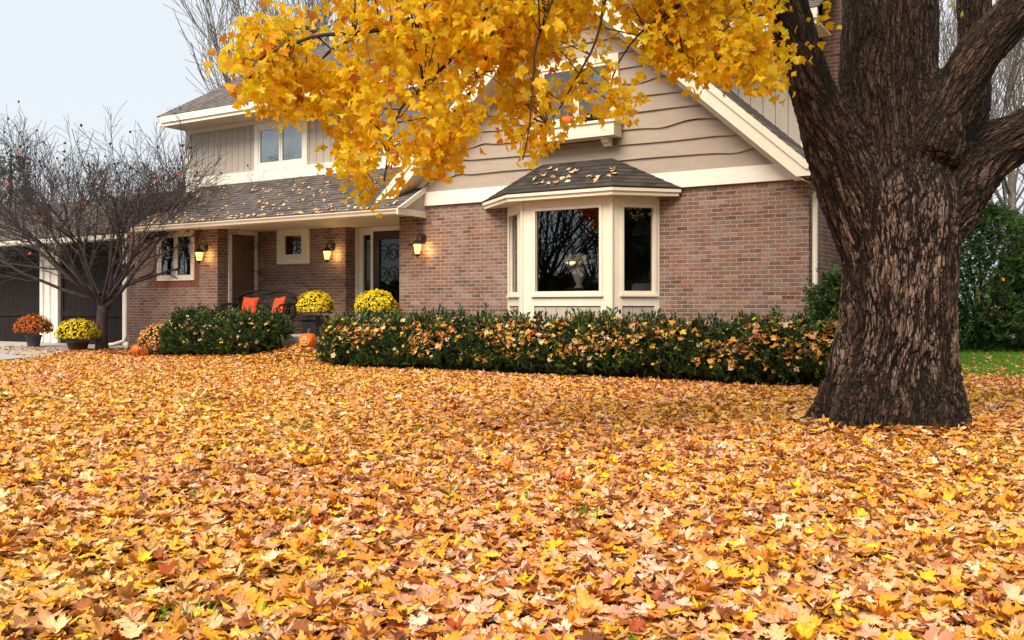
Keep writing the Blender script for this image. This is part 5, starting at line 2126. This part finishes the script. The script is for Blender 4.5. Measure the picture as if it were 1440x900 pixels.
# leaves lying on the roofs
def roof_leaves(name, label, rects, m, cols, s0, s1):
    """rects: functions from (a,b) in the unit square to a house point"""
    P = np.array([rects(*rng.uniform(0, 1, 2)) for _ in range(m)])
    nr = np.array([0, -.5, 1.0]) + rng.normal(0, .22, (m, 3))
    tip = np.cross(nr, rng.normal(0, 1, (m, 3)))
    Rm = rot_frames(tip, nr)
    V, F, C = scatter(P, Rm, rng.uniform(s0, s1, m), palette(m, cols), LO)
    o = np_mesh(name, V, F, M['leaf'], C)
    o.location = (HX, HY, 0)
    o.rotation_euler = (0, 0, -TH)
    tag(o, label, 'leaves', kind='stuff')


def porch_pt(a, b):
    u = -15.2 + a * 7.8
    v = -.86 + (b ** (1.0 if rng.uniform() < .55 else 5)) * 2.0
    return (u, v, 2.965 + PR * (v + .86) + .035)


roof_leaves('porch_roof_leaves', 'pale maple leaves scattered over the porch roof and gutter', porch_pt, 330, PALE_LEAF, .045, .085)


def bay_pt(a, b):
    t_ = .15 + .62 * b
    u = -4.6 + 1.75 * a if rng.uniform() < .8 else -4.9 + 2.0 * a
    v = -.93 + t_ * .874
    return (u * (1 - .1 * t_) - .4 * t_, v, 3.062 + .598 * t_ + .028)


roof_leaves('bay_roof_leaves', 'pale leaves lying on the dark bay window roof', bay_pt, 26, PALE_LEAF, .07, .11)

# ------------------------------------------------------------------ grass showing through and on the right
def grass():
    n1 = 3200
    c = np.column_stack([rng.uniform(-7, 7, 900), rng.uniform(2.2, 12, 900)])
    cov = vnoise(np.column_stack([c * 2.1, 0 * c[:, :1]]), 31)
    c = c[(cov > .70) & (np.abs(c[:, 0]) < .6 * c[:, 1] + .6)]
    P1 = np.repeat(c, 16, axis=0) + rng.normal(0, .045, (len(c) * 16, 2))
    P2 = np.column_stack([rng.uniform(5.4, 16, 60000), rng.uniform(14.3, 27, 60000)])
    P2 = P2[(P2[:, 0] < .6 * P2[:, 1] + 1.5) & (P2[:, 1] > 14.5 + .3 * np.sin(P2[:, 0] * 3))]
    P = np.vstack([P1, P2])
    n = len(P)
    z = gz(P[:, 0], P[:, 1])
    T = np.array([(-.05, 0, 0), (.05, 0, 0), (.03, .6, .06), (0, 1, .2)])
    F = np.array([(0, 1, 2, 3)])
    d = np.column_stack([rng.normal(0, .45, n), rng.normal(0, .45, n), np.ones(n)])
    Rm = rot_frames(d, rng.normal(0, 1, (n, 3)))
    V, F_, C = scatter(np.column_stack([P, z]), Rm, np.concatenate([rng.uniform(.05, .10, len(P1)), rng.uniform(.05, .09, len(P2))]), palette(n, [((98, 150, 38), 3), ((76, 124, 30), 3), ((126, 160, 56), 1)]), [(T, F, np.array([0, 0, .5, 1.0]))], 0)
    o = np_mesh('grass', V, F_, M['needle'], C)
    tag(o, 'green grass beyond the leaves and in gaps between them', 'grass', kind='stuff')


grass()

# ------------------------------------------------------------------ light, sky, camera
SUN_EL, SUN_AZ = R(48), R(212)      # azimuth from +Y clockwise: behind the camera, to the left
w = bpy.data.worlds.new('World')
S.world = w
w.use_nodes = True
nt = w.node_tree
bg = nt.nodes['Background']
sky = nt.nodes.new('ShaderNodeTexSky')
sky.sky_type = 'NISHITA'
sky.sun_disc = False
sky.sun_elevation = SUN_EL
sky.sun_rotation = SUN_AZ
sky.air_density = 1.0
sky.dust_density = 4.0
mx = nt.nodes.new('ShaderNodeMix')
mx.data_type = 'RGBA'
mx.inputs[0].default_value = .88
mx.inputs[7].default_value = (6.0, 6.42, 6.72, 1)     # even cloud sheet over the sky
nt.links.new(sky.outputs[0], mx.inputs[6])
nt.links.new(mx.outputs[2], bg.inputs[0])
bg.inputs[1].default_value = .10

sd = bpy.data.lights.new('sun', 'SUN')
sd.energy = 4.0
sd.angle = R(38)
sd.color = (1.0, .86, .68)
so = bpy.data.objects.new('sun', sd)
COL.objects.link(so)
dirv = Vector((math.sin(SUN_AZ) * math.cos(SUN_EL), math.cos(SUN_AZ) * math.cos(SUN_EL), math.sin(SUN_EL)))
so.rotation_euler = dirv.to_track_quat('Z', 'Y').to_euler()
so.location = dirv * 60

cd = bpy.data.cameras.new('camera')
cd.sensor_width = 36
cd.lens = 32.5
cd.shift_y = -.0125
cd.clip_end = 1500
cam = bpy.data.objects.new('camera', cd)
COL.objects.link(cam)
cam.location = (0, 0, 1.1)
cam.rotation_euler = (R(90), 0, 0)
S.camera = cam
S.view_settings.view_transform = 'Standard'
S.view_settings.look = 'None'
S.view_settings.gamma = 1
S.view_settings.exposure = .6
S.cycles.max_bounces = 8
S.cycles.transparent_max_bounces = 12
S.cycles.use_denoising = True
S.cycles.denoiser = 'OPENIMAGEDENOISE'
S.cycles.denoising_input_passes = 'RGB_ALBEDO_NORMAL'
S.cycles.denoising_prefilter = 'ACCURATE'
